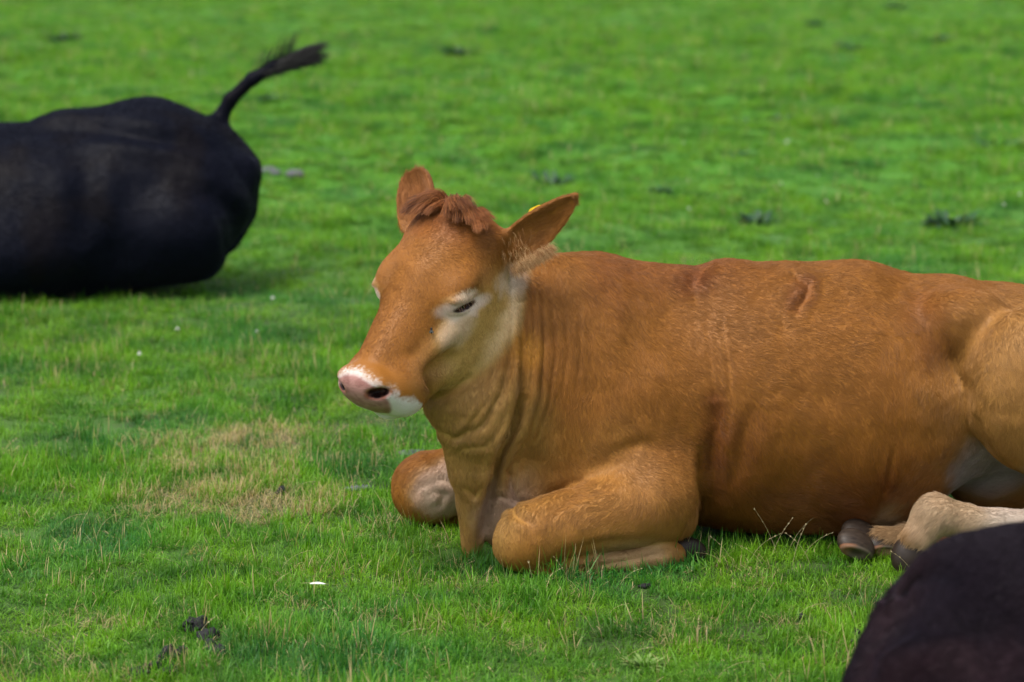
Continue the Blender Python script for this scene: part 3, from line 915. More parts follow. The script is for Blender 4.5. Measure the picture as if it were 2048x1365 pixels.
if FUR:
    nf = 5000
    a0, a1 = P(505, 155, 10.95), P(598, 110, 10.98)
    u = rng.random(nf) ** .7
    rt = a0 + (a1 - a0) * u[:, None] + rng.normal(0, .008, (nf, 3))
    cl = np.round(rng.random(nf) * 9) / 9
    d = np.array([.93, 0, .22]) + np.array([-.05, .1, 1])[None] * ((cl - .5) * .95 * u)[:, None] + rng.normal(0, .05, (nf, 3))
    st = (rng.random(nf) < .03) & (u < .75)
    d[st] = np.array([.35, 0, .95]) + rng.normal(0, .06, (st.sum(), 3))
    d /= np.linalg.norm(d, axis=1, keepdims=True)
    ln = rng.uniform(.07, .135, nf) * (.55 + .6 * u) * (.8 + .3 * np.sin(cl * 31)); ln[st] = rng.uniform(.12, .17, st.sum())
    pts = np.zeros((nf, 5, 3))
    for i, t in enumerate(np.linspace(0, 1, 5)):
        pts[:, i] = rt + d * (ln * t)[:, None]
        pts[:, i, 2] += (.10 * np.sin(cl * 40) - .12) * ln * t * t
    hair_obj('tail_switch', pts, np.linspace(1, .3, 5)[None] * np.full((nf, 1), .0011), np.tile([.005, .004, .004], (nf, 1)), m_sw, bc)

def sd_front(p):
    E, C = d_ell, d_cone
    d = E(p, P(2075, 1385, 4.00), (.315, .30, .290))
    d = smin(d, E(p, P(2060, 1640, 4.0), (.36, .33, .26)), .10)
    d = smin(d, E(p, P(1850, 1480, 3.90), (.14, .14, .17)), .08)
    d = smin(d, E(p, P(2700, 1420, 4.10), (.60, .36, .40)), .18)
    d = smin(d, E(p, P(3250, 1450, 4.15), (.40, .33, .38)), .15)
    d = smin(d, C(p, P(3500, 1300, 4.1), P(3760, 1150, 3.95), .21, .13), .1)
    d = smin(d, C(p, P(3780, 1160, 3.9), P(3890, 1400, 3.75), .12, .07), .06)
    d = smin(d, C(p, P(3300, 1750, 3.85), P(3560, 1800, 3.8), .09, .08), .05)
    # fold of skin across the haunch
    d = smax(d, -chain(p, [(P(1770, 1290, 3.76), .012), (P(1850, 1245, 3.70), .016), (P(1960, 1220, 3.68), .014)], .01), .06)
    return d
print('front cow...')
fc_, m_front = dark_cow('dark_brown_cow', sd_front, (.45, 3.2, -.03), (2.75, 4.65, 1.1), .010,
    (.012, .008, .012), (.022, .011, .014), 'dark brown cow whose rounded back fills the lower right corner, nearest of the herd', 'cow', 150000,
    P(2100, 1600, 4.0) * np.array([1, 1, 0]), .5, .018,
    folds=[([(1740, 1330), (1780, 1290), (1850, 1255), (1960, 1240), (2060, 1260)], .022, .034, 3.85), ([(1800, 1180), (1900, 1120), (2000, 1100)], .006, .04, 3.85), ([(1890, 1420), (1930, 1330), (2010, 1290)], .014, .03, 3.8)])

# ------------------------------------------------------------------ ground
def gz(x, y):
    p = np.stack([np.asarray(x, float), np.asarray(y, float), np.zeros_like(np.asarray(x, float))], 1)
    far = smoothstep(8, 16, p[:, 1])
    return (fbm(p, 1.7, 31) - .5) * (.02 + .22 * far) + (fbm(p, 7, 32, 2) - .5) * .012 * (1 + far) - .006

DRY = [(470, 930, .28, .24, .55), (480, 880, .26, .22, .8), (430, 1000, .30, .22, .7), (640, 880, .10, .08, .5), (200, 1240, .08, .08, .3), (1480, 1250, .2, .1, .2), (600, 1010, .14, .12, .6)]
def dry_mask(x, y):
    p = np.stack([x, y, 0 * x], 1)
    m = np.zeros(len(x))
    for u, v, rx, ry, k in DRY:
        c = G(u, v)
        r = np.sqrt(((x - c[0]) / rx) ** 2 + ((y - c[1]) / ry) ** 2) + (fbm(p, 5, 33) - .5) * 1.3
        m = np.maximum(m, k * (1 - smoothstep(.55, 1.25, r)))
    return m
ns, nr = 420, 700
ss = np.linspace(-1, 1, ns)
yy = np.concatenate([-50 + 53 * np.linspace(0, 1, 20, endpoint=False), 3 + np.geomspace(.02, 597, nr) - .02 + np.linspace(0, 9, nr) * 1.0])
X = (ss[None] * (2.2 + .32 * np.clip(yy, 0, 80))[:, None] + (ss ** 7)[None] * 300)
Y = np.repeat(yy[:, None], ns, 1)
x = X.ravel(); y = Y.ravel()
Z = gz(x, y) * (np.abs(x) < 60)
i, j = np.meshgrid(np.arange(len(yy) - 1), np.arange(ns - 1), indexing='ij')
a = (i * ns + j).ravel()
m_g, n_, b_ = new_mat('turf_soil')
b_.inputs['Roughness'].default_value = .95
at = n_.nodes.new('ShaderNodeAttribute'); at.attribute_name = 'col'
n_.links.new(at.outputs['Color'], b_.inputs['Base Color'])
g = mesh_np('ground', np.stack([x, y, Z], 1), np.stack([a, a + 1, a + ns + 1, a + ns], 1), m_g)
g['kind'] = 'structure'
pp = np.stack([x, y, 0 * x], 1)
gc = np.tile(np.array([.040, .075, .012]), (len(x), 1))
gc = mixc(gc, (.055, .13, .012), smoothstep(.4, .65, fbm(pp, 1.1, 34)))
gc = mixc(gc, (.030, .055, .012), smoothstep(.55, .75, fbm(pp, 9, 35, 2)) * .7)
gc = mixc(gc, (.13, .095, .045), dry_mask(x, y) * .8)
gc = mixc(gc, (.06, .22, .005), smoothstep(8, 16, y) * .8)
set_col(g.data, gc)

# ------------------------------------------------------------------ grass
m_gr, n_, b_ = new_mat('grass_blade')
N_, L_ = n_.nodes, n_.links
def nd(t, **k):
    o = N_.new(t)
    for a_, v_ in k.items(): setattr(o, a_, v_)
    return o
at = nd('ShaderNodeAttribute'); at.attribute_name = 'col'
sep = nd('ShaderNodeSeparateColor'); L_.new(at.outputs['Color'], sep.inputs[0])
geo = nd('ShaderNodeNewGeometry')
def noise(scale, detail=2.0):
    t = nd('ShaderNodeTexNoise'); t.inputs['Scale'].default_value = scale; t.inputs['Detail'].default_value = detail
    L_.new(geo.outputs['Position'], t.inputs['Vector']); return t
def mix(a_, b__, f, fv=None):
    m = nd('ShaderNodeMix', data_type='RGBA')
    for s_, v_ in ((6, a_), (7, b__)):
        if isinstance(v_, tuple): m.inputs[s_].default_value = v_
        else: L_.new(v_, m.inputs[s_])
    if fv is not None: m.inputs[0].default_value = fv
    else: L_.new(f, m.inputs[0])
    return m.outputs[2]
def ramp(sock, lo, hi):
    m = nd('ShaderNodeMapRange'); m.interpolation_type = 'SMOOTHSTEP'
    m.inputs['From Min'].default_value = lo; m.inputs['From Max'].default_value = hi
    L_.new(sock, m.inputs['Value']); return m.outputs[0]
def math_(op, a_, b__):
    m = nd('ShaderNodeMath', operation=op)
    for s_, v_ in ((0, a_), (1, b__)):
        if isinstance(v_, (int, float)): m.inputs[s_].default_value = v_
        else: L_.new(v_, m.inputs[s_])
    return m.outputs[0]
n1 = noise(1.3); n2 = noise(4.5); n3 = noise(.35, 3.0)
g0 = mix((.055, .205, .008, 1), (.200, .405, .012, 1), ramp(n2.outputs[0], .35, .65))
g1 = mix(g0, (.045, .230, .040, 1), ramp(n1.outputs[0], .50, .68))
oi = nd('ShaderNodeObjectInfo')
g2 = mix(g1, (.220, .470, .050, 1), math_('MULTIPLY', ramp(sep.outputs[0], .5, 1.0), .75))
n4 = noise(2.6, 3.0)
g2b = mix(g2, (.020, .085, .008, 1), math_('MULTIPLY', ramp(n4.outputs[0], .52, .68), .50))
g3 = mix(g2b, (.030, .100, .012, 1), math_('MULTIPLY', ramp(oi.outputs['Random'], .5, 1.0), .45))
g4 = mix(g3, (.56, .42, .23, 1), ramp(sep.outputs[2], .4, .6))
# blades darken towards the root: shade deep in the sward put into colour
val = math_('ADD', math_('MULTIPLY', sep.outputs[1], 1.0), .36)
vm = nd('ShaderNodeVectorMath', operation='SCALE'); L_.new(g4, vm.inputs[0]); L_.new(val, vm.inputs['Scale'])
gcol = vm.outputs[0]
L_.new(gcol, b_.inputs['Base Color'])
b_.inputs['Roughness'].default_value = .45
b_.inputs['Specular IOR Level'].default_value = .35
tr = nd('ShaderNodeBsdfTranslucent')
tcol = mix(gcol, (.9, 1.0, .35, 1), None, .0)
tv = nd('ShaderNodeVectorMath', operation='MULTIPLY'); L_.new(gcol, tv.inputs[0]); tv.inputs[1].default_value = (1.5, 1.6, .7)
L_.new(tv.outputs[0], tr.inputs['Color'])
ms = nd('ShaderNodeMixShader'); ms.inputs[0].default_value = .38
L_.new(b_.outputs[0], ms.inputs[1]); L_.new(tr.outputs[0], ms.inputs[2])
L_.new(ms.outputs[0], N_['Material Output'].inputs['Surface'])

def blade_mesh(name, nb, rad, hmin, hmax, w, lean, dryp, seed, seg=3, flat=0.0):
    r = np.random.default_rng(seed)
    th = r.uniform(0, 2 * np.pi, nb); rr = rad * np.sqrt(r.random(nb))
    bx, by = rr * np.cos(th), rr * np.sin(th)
    h = r.uniform(hmin, hmax, nb); az = r.uniform(0, 2 * np.pi, nb); le = r.normal(0, lean, nb) + .15
    kink = r.uniform(.3, 1.6, nb)
    V = []; F = []; C = []
    for i in range(nb):
        dx, dy = math.cos(az[i]), math.sin(az[i])
        px, py = -dy, dx
        rnd = r.random(); dry = 1.0 if r.random() < dryp else 0.0
        x, y, z = bx[i], by[i], -.008
        ang = abs(le[i]) * .5
        sl = h[i] / seg
        base = len(V)
        ww = w * r.uniform(.6, 1.3)
        for k in range(seg + 1):
            t = k / seg
            hw = ww * (1 - t) ** .6 * .5 if k < seg else 0
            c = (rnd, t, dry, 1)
            if k < seg:
                V.append((x - px * hw, y - py * hw, z)); V.append((x + px * hw, y + py * hw, z)); C += [c, c]
            else:
                V.append((x, y, z)); C.append(c)
            ang = min(ang + abs(le[i]) * kink[i] * .8 + flat * .4, 1.75)
            x += dx * math.sin(ang) * sl; y += dy * math.sin(ang) * sl; z += math.cos(ang) * sl
            z = max(z, -.002 + .004 * k)
        for k in range(seg - 1):
            b = base + 2 * k
            F.append((b, b + 1, b + 3, b + 2))
        b = base + 2 * (seg - 1)
        F.append((b, b + 1, b + 2))
    me = bpy.data.meshes.new(name)
    me.from_pydata(V, [], F)
    me.polygons.foreach_set('use_smooth', [True] * len(F))
    a_ = me.attributes.new('col', 'FLOAT_COLOR', 'POINT')
    a_.data.foreach_set('color', np.array(C, dtype=np.float32).ravel())
    me.materials.append(m_gr)
    return bpy.data.objects.new(name, me)

gcoll = bpy.data.collections.new('grass_tufts')
specs = []
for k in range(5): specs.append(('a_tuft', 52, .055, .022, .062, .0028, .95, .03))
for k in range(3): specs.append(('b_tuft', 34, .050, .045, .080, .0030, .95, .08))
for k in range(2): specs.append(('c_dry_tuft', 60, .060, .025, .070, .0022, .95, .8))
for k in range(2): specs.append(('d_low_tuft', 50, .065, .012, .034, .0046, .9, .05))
for k, (nm, nb, rad, h0, h1, w, le, dp) in enumerate(specs):
    o = blade_mesh('%02d_%s' % (k, nm), nb, rad, h0, h1, w, le, dp, 100 + k, flat=.25 if 'dry' in nm else 0)
    gcoll.objects.link(o)

if GRASS:
    xs, ys = [], []
    for y0, y1, dens in [(3.0, 4.8, 120), (4.8, 7.2, 820), (7.2, 9.5, 520), (9.5, 14, 280), (14, 22, 170), (22, 34, 90), (34, 60, 45)]:
        hwid = y1 * .45 + 3.0
        n = int((y1 - y0) * 2 * hwid * dens)
        yv = rng.uniform(y0, y1, n); xv = rng.uniform(-hwid, hwid, n)
        k = (np.abs(xv) < yv * .2125 + .7) | (rng.random(n) < .45)
        xs.append(xv[k]); ys.append(yv[k])
    x = np.concatenate(xs); y = np.concatenate(ys)
    q = np.stack([x, y, np.full(len(x), .035)], 1).astype(np.float32)
    keep = np.ones(len(x), bool)
    for fn_, lo, hi in ((sd_calf, (-.5, 5.6), (1.9, 7)), (sd_black, (-4, 9.8), (-.9, 11.5)), (sd_front, (.4, 3.2), (2.8, 4.7))):
        m = (x > lo[0]) & (x < hi[0]) & (y > lo[1]) & (y < hi[1])
        keep[np.nonzero(m)[0][fn_(q[m]) < .004]] = False
    x, y = x[keep], y[keep]
    pp = np.stack([x, y, 0 * x], 1)
    dm = dry_mask(x, y)
    thin = rng.random(len(x)) > dm * .05
    x, y, pp, dm = x[thin], y[thin], pp[thin], dm[thin]
    hn = fbm(pp, 2.3, 41); hn2 = fbm(pp, 8, 42, 2)
    n = len(x)
    idx = rng.integers(0, 5, n)
    tall = rng.random(n) < smoothstep(.50, .70, hn2) * .8
    idx[tall] = 5 + rng.integers(0, 3, tall.sum())
    low = rng.random(n) < .22
    idx[low] = 10 + rng.integers(0, 2, low.sum())
    dr = rng.random(n) < np.maximum(dm * .9, .03 * (y < 9))
    idx[dr] = 8 + rng.integers(0, 2, dr.sum())
    sc_ = (.30 + 1.35 * hn) * (.75 + .5 * hn2) * rng.uniform(.7, 1.25, n) * (1 - .1 * dm)
    wide = 1 + smoothstep(8, 30, y) * 1.6
    me = bpy.data.meshes.new('grass')
    me.vertices.add(n)
    me.vertices.foreach_set('co', np.stack([x, y, gz(x, y)], 1).astype(np.float32).ravel())
    a_ = me.attributes.new('idx', 'INT', 'POINT'); a_.data.foreach_set('value', idx.astype(np.int32))
    a_ = me.attributes.new('scl', 'FLOAT_VECTOR', 'POINT'); a_.data.foreach_set('vector', np.stack([sc_ ** .3 * wide, sc_ ** .3 * wide, sc_ * (1 + (wide - 1) * .7 * smoothstep(.40, .62, fbm(pp, .9, 43, 2)) * 1.3)], 1).astype(np.float32).ravel())
    a_ = me.attributes.new('rotv', 'FLOAT_VECTOR', 'POINT'); a_.data.foreach_set('vector', np.stack([rng.normal(0, .12, n), rng.normal(0, .12, n), rng.uniform(0, 6.283, n)], 1).astype(np.float32).ravel())
    gro = bpy.data.objects.new('grass', me)
    link(gro)
    tag(gro, 'short green pasture grass with a dry straw patch at left', 'grass', kind='stuff')
    ng = bpy.data.node_groups.new('grass_spread', 'GeometryNodeTree')
    ng.interface.new_socket('Geometry', in_out='INPUT', socket_type='NodeSocketGeometry')
    ng.interface.new_socket('Geometry', in_out='OUTPUT', socket_type='NodeSocketGeometry')
    gi = ng.nodes.new('NodeGroupInput'); go = ng.nodes.new('NodeGroupOutput')
    mp = ng.nodes.new('GeometryNodeMeshToPoints')
    ci = ng.nodes.new('GeometryNodeCollectionInfo'); ci.inputs[0].default_value = gcoll; ci.inputs[1].default_value = True; ci.inputs[2].default_value = True
    ip = ng.nodes.new('GeometryNodeInstanceOnPoints'); ip.inputs['Pick Instance'].default_value = True
    def na(nm, ty):
        a__ = ng.nodes.new('GeometryNodeInputNamedAttribute'); a__.data_type = ty; a__.inputs[0].default_value = nm; return a__.outputs[0]
    e2r = ng.nodes.new('FunctionNodeEulerToRotation')
    ng.links.new(gi.outputs[0], mp.inputs[0]); ng.links.new(mp.outputs[0], ip.inputs['Points'])
    ng.links.new(ci.outputs[0], ip.inputs['Instance'])
    ng.links.new(na('idx', 'INT'), ip.inputs['Instance Index'])
    ng.links.new(na('rotv', 'FLOAT_VECTOR'), e2r.inputs[0]); ng.links.new(e2r.outputs[0], ip.inputs['Rotation'])
    ng.links.new(na('scl', 'FLOAT_VECTOR'), ip.inputs['Scale'])
    ng.links.new(ip.outputs[0], go.inputs[0])
    md = gro.modifiers.new('spread', 'NODES'); md.node_group = ng
    print('tufts', n)

# ------------------------------------------------------------------ small things in the grass
def flat_mat(name, col, rough=.7, trans=0):
    m, n_, b_ = new_mat(name)
    b_.inputs['Base Color'].default_value = (*col, 1); b_.inputs['Roughness'].default_value = rough
    if trans:
        t = n_.nodes.new('ShaderNodeBsdfTranslucent'); t.inputs[0].default_value = (*col, 1)
        x = n_.nodes.new('ShaderNodeMixShader'); x.inputs[0].default_value = trans
        n_.links.new(b_.outputs[0], x.inputs[1]); n_.links.new(t.outputs[0], x.inputs[2])
        n_.links.new(x.outputs[0], n_.nodes['Material Output'].inputs['Surface'])
    return m
def noisy_mat(name, c1, c2, scale, rough=.85):
    m, n_, b_ = new_mat(name)
    t = n_.nodes.new('ShaderNodeTexNoise'); t.inputs['Scale'].default_value = scale
    g_ = n_.nodes.new('ShaderNodeNewGeometry'); n_.links.new(g_.outputs['Position'], t.inputs['Vector'])
    x = n_.nodes.new('ShaderNodeMix'); x.data_type = 'RGBA'
    x.inputs[6].default_value = (*c1, 1); x.inputs[7].default_value = (*c2, 1)
    n_.links.new(t.outputs[0], x.inputs[0]); n_.links.new(x.outputs[2], b_.inputs['Base Color'])
    b_.inputs['Roughness'].default_value = rough
    return m
m_weed = noisy_mat('weed_leaf', (.008, .040, .014), (.022, .085, .030), 30, .5)
m_pale = noisy_mat('pale_leaf', (.10, .20, .035), (.24, .34, .08), 60, .6)
m_dung = noisy_mat('dung', (.004, .0036, .004), (.014, .013, .013), 120, .8)
m_grey = noisy_mat('dried_dung', (.05, .05, .055), (.16, .16, .18), 40, .8)
m_white = flat_mat('white_petal', (.78, .78, .72), .6)
m_straw = flat_mat('straw', (.50, .42, .22), .6, .3)
m_green = flat_mat('stem_green', (.16, .28, .05), .5, .3)

def leaf(V, F, base, d, n, L, w, curl=.5, lobes=0, seg=5):
    """a bent leaf with a folded midrib"""
    d = np.array(d, float); d /= np.linalg.norm(d); n = np.array(n, float)
    s_ = np.cross(d, n); s_ /= np.linalg.norm(s_) + 1e-9
    p = np.array(base, float); b0 = len(V)
    for k in range(seg + 1):
        t = k / seg
        hw = w * (math.sin(math.pi * min(1, t * .93 + .07)) ** .8) * .5
        if lobes and k % 2 == 0: hw *= .5
        V += [tuple(p - s_ * hw + n * hw * .35), tuple(p), tuple(p + s_ * hw + n * hw * .35)]
        d2 = d - n * curl * t; d2 /= np.linalg.norm(d2)
        p = p + d2 * L / seg
    for k in range(seg):
        a_ = b0 + 3 * k
        F += [(a_, a_ + 1, a_ + 4, a_ + 3), (a_ + 1, a_ + 2, a_ + 5, a_ + 4)]
def poly_obj(name, V, F, mat, parent=None, loc=None):
    me = bpy.data.meshes.new(name)
    if loc is not None: V = [tuple(np.array(v) - loc) for v in V]
    me.from_pydata(V, [], F); me.materials.append(mat)
    me.polygons.foreach_set('use_smooth', [True] * len(F))
    o = bpy.data.objects.new(name, me)
    if loc is not None and parent is None: o.location = loc
    COL.objects.link(o)
    if parent is not None: o.parent = parent
    return o
def ground_at(u, v):
    c = G(u, v); c[2] = gz(c[:1], c[1:2])[0]; return c

def weed(u, v, size, label, nl=34, mat=None, up=.55, group='dark weed clumps dotted over the pasture', lobes=1):
    size *= 1.6 if v < 500 else 1
    if v < 500 and nl > 10: nl = 70
    c = ground_at(u, v); V_, F_ = [], []
    for i in range(nl):
        a_ = random.uniform(0, 6.283); el = random.uniform(.15, 1.1) * up / .55
        rr = size * .5 * math.sqrt(random.random()) * .7
        d = (math.cos(a_) * math.cos(el), math.sin(a_) * math.cos(el), math.sin(el))
        n = (-math.cos(a_) * math.sin(el), -math.sin(a_) * math.sin(el), math.cos(el))
        leaf(V_, F_, (math.cos(a_) * rr, math.sin(a_) * rr, .005), d, n, size * random.uniform(.25, .55), size * random.uniform(.08, .16), random.uniform(.3, 1.1), lobes)
    o = poly_obj('weed', V_, F_, mat or m_weed)
    o.location = c
    tag(o, label, 'weed', group)
WD = [(915, 112, .26, 'dark bushy weed in the far pasture right of the raised tail'),
      (130, 84, .26, 'faint dark weed at the far upper left above the black cow'),
      (540, 268, .20, 'low dark weed just below the raised black tail'),
      (545, 212, .16, 'small greyish weed close under the tip of the raised tail'),
      (1100, 372, .17, 'bluish green weed on the grass just above the near ear of the calf'),
      (1905, 458, .17, 'darkest weed clump, just above the hip of the calf'),
      (1692, 98, .20, 'upright dark weed near the top right, left of a smaller one'),
      (1886, 88, .17, 'round dark weed near the top right corner'),
      (1625, 56, .18, 'dark weed close to the top edge, right of centre'),
      (1372, 66, .15, 'small dim weed near the top, above the middle of the back'),
      (1790, 20, .24, 'weed touching the top edge at the right with pale bloom'),
      (1998, 300, .20, 'wide dark weed beside a pale leaf at the right edge'),
      (1492, 252, .17, 'left one of two weeds side by side, high above the back'),
      (1562, 250, .13, 'right one of two weeds side by side, high above the back'),
      (1482, 318, .15, 'grey green weed below the pair of weeds side by side'),
      (1512, 438, .13, 'small weed nearest above the middle of the back'),
      (1956, 168, .11, 'tiny dark weed at the upper right, above the wide one'),
      (1318, 400, .08, 'tiny brownish weed above the withers of the calf'),
      (1544, 80, .13, 'small weed near the top, left of the upright dark one'),
      (690, 112, .14, 'faint weed just right of the tip of the black tail')]
for u, v, s_, lb in WD: weed(u, v, s_, lb)
weed(1290, 1335, .075, 'pale yellow green lobed seedling at the bottom edge below the folded foreleg', 60, m_pale, .5, 'pale seedlings', 1)
weed(2024, 290, .11, 'pale bright leaf lying at the right edge beside the wide weed', 1, flat_mat('pale_bloom', (.55, .62, .50), .5), .3, 'pale leaves', 0)

def flower(u, v, r_, label, pink=False):
    c = ground_at(u, v); h = .045
    c = G(u, v, h * .9); V_, F_ = [], []
    for i in range(34):
        el = random.uniform(-.3, 1.5); a_ = random.uniform(0, 6.283)
        d = (math.cos(a_) * math.cos(el), math.sin(a_) * math.cos(el), math.sin(el))
        n = (-math.cos(a_) * math.sin(el), -math.sin(a_) * math.sin(el), math.cos(el))
        leaf(V_, F_, (0, 0, 0), d, n, r_ * random.uniform(.8, 1.1), r_ * .45, .3, 0, 3)
    t = empty('clover_flower', c)
    poly_obj('flower_head', V_, F_, flat_mat('clover_pink', (.75, .55, .60), .6) if pink else m_white, t)
    V_, F_ = [], []
    for k in range(3):
        a_ = k * 2.094
        leaf(V_, F_, (0, 0, -h), (.05 * math.cos(a_), .05 * math.sin(a_), 1), (math.cos(a_), math.sin(a_), 0), h, .004, 0, 0, 3)
    poly_obj('stem', V_, F_, m_green, t)
    tag(t, label, 'flower', 'white clover flowers in the pasture')
FL = [(545, 597, .012, 'white clover flower on the grass right of the black cow, below its rump'),
      (355, 660, .012, 'white clover flower in the left pasture, upper one of the pair'),
      (279, 708, .011, 'white clover flower in the left pasture, lower one of the pair'),
      (514, 664, .008, 'tiny white clover flower left of the forehead of the calf'),
      (1575, 285, .022, 'largest pale clover flower, above the middle of the back'),
      (1350, 246, .013, 'pale clover flower high above the withers'),
      (1378, 418, .012, 'bright clover flower just above the back behind the near ear'),
      (1562, 368, .011, 'pale clover flower below the largest one'),
      (1636, 352, .010, 'small pale clover flower right of and below the largest one'),
      (2040, 390, .013, 'white clover flower at the right edge of the pasture'),
      (2008, 411, .011, 'white clover flower next to the one at the right edge'),
      (690, 322, .011, 'pale clover flower between the black rump and the far ear'),
      (1368, 246 + 40, .010, 'faint clover flower above the withers, lower of two'),
      (1780, 8, .03, 'pale bloom at the top edge on the right')]
for u, v, r_, lb in FL: flower(u, v, r_, lb)
flower(1652, 404, .012, 'pinkish clover flower above the back, left of the darkest weed', True)

def lumps(name, pieces, mat, label, cat, group=None, big=0, seed=1):
    """a heap of uneven lumps; pieces: (u, v, rx, ry, rz)"""
    c0 = ground_at(pieces[0][0], pieces[0][1])
    if big: pieces = [(a_, b__, c_ * big, d_ * big, e_ * big) for a_, b__, c_, d_, e_ in pieces]
    def f(p):
        d = None
        for u, v, rx, ry, rz in pieces:
            c = ground_at(u, v) + np.array([0, 0, rz * .55])
            e = d_ell(p, c, (rx, ry, rz))
            d = e if d is None else smin(d, e, .008)
        return (d + (fbm(p, 80, seed, 3) - .42) * (.034 if big else .016)).astype(np.float32)
    P_ = np.array([ground_at(a_, b__) for a_, b__, *_ in pieces]); R_ = max(max(k[2:]) for k in pieces)
    v, q = isosurface(f, P_.min(0) - R_ * 1.5, P_.max(0) + R_ * 1.9, max(R_ / 16, .0014))
    o = mesh_np(name, v - c0, q, mat); o.location = c0
    tag(o, label, cat, group)
    return o
G1 = 'black dung lumps in the foreground grass'
lumps('dung', [(392, 1256, .022, .02, .018), (378, 1246, .012, .01, .014), (415, 1272, .02, .02, .015), (425, 1290, .016, .03, .012), (436, 1302, .010, .018, .012), (404, 1250, .012, .01, .016)], m_dung,
      'black crumbly dung lump in the lower left grass, upper one of two', 'dung', G1, big=1.25, seed=4)
lumps('dung', [(336, 1318, .020, .018, .020), (362, 1316, .013, .014, .018), (310, 1336, .022, .014, .012), (275, 1346, .020, .012, .010), (250, 1352, .014, .008, .008), (340, 1340, .018, .014, .010)], m_dung,
      'black crumbly dung streak at the lower left, below the other lump', 'dung', G1, big=1.25, seed=5)
lumps('dung', [(563, 988, .015, .015, .018)], m_dung, 'small round black dropping on the dry patch', 'dung', seed=6)
lumps('dung', [(1711, 1276, .010, .012, .018), (1707, 1285, .008, .01, .010)], m_dung, 'small black dropping in the grass left of the dark brown back', 'dung', seed=7)
lumps('dung', [(1285, 1170, .014, .010, .010), (1296, 1168, .010, .008, .008)], m_dung, 'dark crumb just below the folded near foreleg', 'dung', seed=8)
lumps('dung', [(1602, 1232, .010, .010, .008)], m_dung, 'tiny dark crumb in the grass left of the small dropping', 'dung', seed=9)
lumps('dried_dung', [(705, 980, .030, .02, .012), (732, 976, .020, .02, .009)], m_grey, 'flat grey dried dung flake left of the far knee', 'dung', seed=10)
lumps('dried_dung', [(815, 908, .030, .03, .012), (838, 905, .020, .03, .010)], m_grey, 'flat grey dried dung flake under the chin behind the far knee', 'dung', seed=11)
lumps('dried_dung', [(538, 355, .06, .08, .03), (552, 360, .04, .05, .02)], m_grey, 'grey dried dung pat right behind the black rump, left one', 'dung', seed=12)
lumps('dried_dung', [(590, 364, .06, .06, .03)], m_grey, 'grey dried dung pat behind the black rump, right one', 'dung', seed=13)

# feather
c = G(636, 1168, .03); V_, F_ = [], []
ft = empty('feather', c)
leaf(V_, F_, (-.020, 0, 0), (1, .1, .05), (.05, -.35, 1), .040, .009, .25, 0, 8)
poly_obj('vane', V_, F_, m_white, ft)
V_, F_ = [], []
leaf(V_, F_, (-.044, 0, .001), (1, .1, .05), (0, -.4, 1), .072, .0016, .25, 0, 6)
poly_obj('shaft', V_, F_, m_straw, ft)
tag(ft, 'small white feather caught in the grass left of the folded foreleg', 'feather')

# fly under the eye
fl = empty('fly', HW(.100, .286, -.080))
def on_skin(u, v, d0=5.6, d1=6.6):
    """first point of the calf's skin on the line through (u, v)"""
    a_, b__ = P(u, v, d0), P(u, v, d1); t = 0.0; L_n = np.linalg.norm(b__ - a_); dr = (b__ - a_) / L_n
    p = a_.copy()
    for _ in range(60):
        dd = float(sd_calf(p[None].astype(np.float32))[0]); p = p + dr * dd * .8
        if dd < .0005: break
    return p
fl.location = on_skin(863, 662) + np.array([0, -.006, 0])
sv, sf = uvsphere(np.zeros(3), np.array([.0032, .0032, .0062]), 12, 8)
m_fly = flat_mat('fly_body', (.01, .009, .009), .3)
o = mesh_np('body', sv, sf, m_fly); o.parent = fl
sv, sf = uvsphere(np.array([0, -.0005, .0068]), .0026, 10, 6)
o = mesh_np('head', sv, sf, m_fly); o.parent = fl
for sg in (1, -1):
    V_, F_ = [], []
    leaf(V_, F_, (sg * .001, -.003, .003), (sg * .45, 0, -1), (0, -1, 0), .009, .0045, .1, 0, 4)
    poly_obj('wing', V_, F_, flat_mat('fly_wing', (.12, .11, .10), .3), fl)
tag(fl, 'tiny dark fly sitting on the face under the half-closed eye', 'fly')

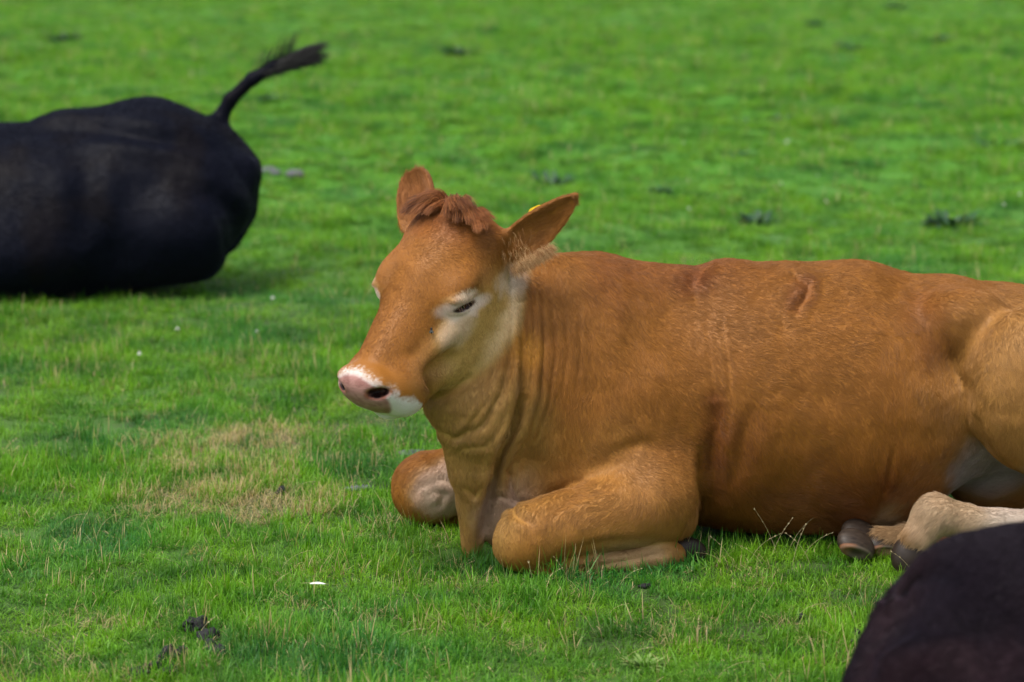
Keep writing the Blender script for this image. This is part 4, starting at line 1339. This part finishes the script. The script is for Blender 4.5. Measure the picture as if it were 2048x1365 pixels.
# seed stalks standing above the sward
V_, F_, I_ = [], [], []
def stalk(b_, h, az, bend, head=True):
    p = np.array(b_, float); d = np.array([math.cos(az) * .25, math.sin(az) * .25, 1.0]); d /= np.linalg.norm(d)
    ax = np.array([math.cos(az), math.sin(az), 0]); seg = 7; rad = .0006
    prev = None
    for k in range(seg + 1):
        t = k / seg
        s1 = np.cross(d, [0, 1, 0.01]); s1 /= np.linalg.norm(s1); s2 = np.cross(d, s1)
        ring = []
        for a_ in (0, 2.094, 4.189):
            V_.append(tuple(p + (s1 * math.cos(a_) + s2 * math.sin(a_)) * rad * (1.1 - .6 * t))); ring.append(len(V_) - 1)
        if prev:
            for a_ in range(3): F_.append((prev[a_], prev[(a_ + 1) % 3], ring[(a_ + 1) % 3], ring[a_]))
        prev = ring
        if head and t > .62:
            for m_ in range(3):
                az2 = random.uniform(0, 6.283)
                leaf(V_, F_, p, d + .35 * np.array([math.cos(az2), math.sin(az2), 0]), np.cross(d, [math.cos(az2), math.sin(az2), .1]), .007, .0020, .1, 0, 2)
        d = d + ax * bend * .22 - np.array([0, 0, .06 * bend]); d /= np.linalg.norm(d)
        p = p + d * h / seg
for u, v, h, az, bd in [(1540, 1120, .13, .6, .4), (1556, 1112, .14, 2.6, .3), (1500, 1118, .11, .3, .8), (1470, 1128, .10, 2.9, .5), (1585, 1128, .12, 1.0, .5), (1602, 1118, .11, 0.1, .7),
                        (1455, 1130, .09, 3.0, 1.2), (1530, 1135, .10, 2.8, .8), (1620, 1125, .10, 2.6, .6), (1575, 1105, .13, .5, .6),
                        (1065, 1160, .07, 2.0, .3), (1090, 1165, .06, 0.4, .8), (1140, 1168, .08, 2.9, .3), (1330, 1120, .12, 2.7, .3), (1240, 1165, .07, .3, .9),
                        (1830, 1150, .09, 2.8, .6), (85, 1255, .08, 1.4, .2), (205, 1180, .07, 1.2, .3), (345, 1070, .09, 1.4, .2), (345, 985, .10, 1.2, .2), (540, 1060, .09, 2.5, .6), (515, 975, .08, .5, .7)]:
    c = ground_at(u, v); stalk(c, h, az, bd)
for _ in range(110):
    u, v = random.uniform(-60, 2100), random.uniform(760, 1500)
    c = ground_at(u, v)
    if sd_calf(np.array([[c[0], c[1], .05]], dtype=np.float32))[0] < .03 or sd_front(np.array([[c[0], c[1], .05]], dtype=np.float32))[0] < .03: continue
    stalk(c, random.uniform(.05, .095), random.uniform(0, 6.28), random.uniform(.2, 1.4), random.random() < .6)
so = poly_obj('seed_stalks', V_, F_, m_straw)
tag(so, 'thin straw coloured seed stalks standing above the grass', 'grass', kind='stuff')
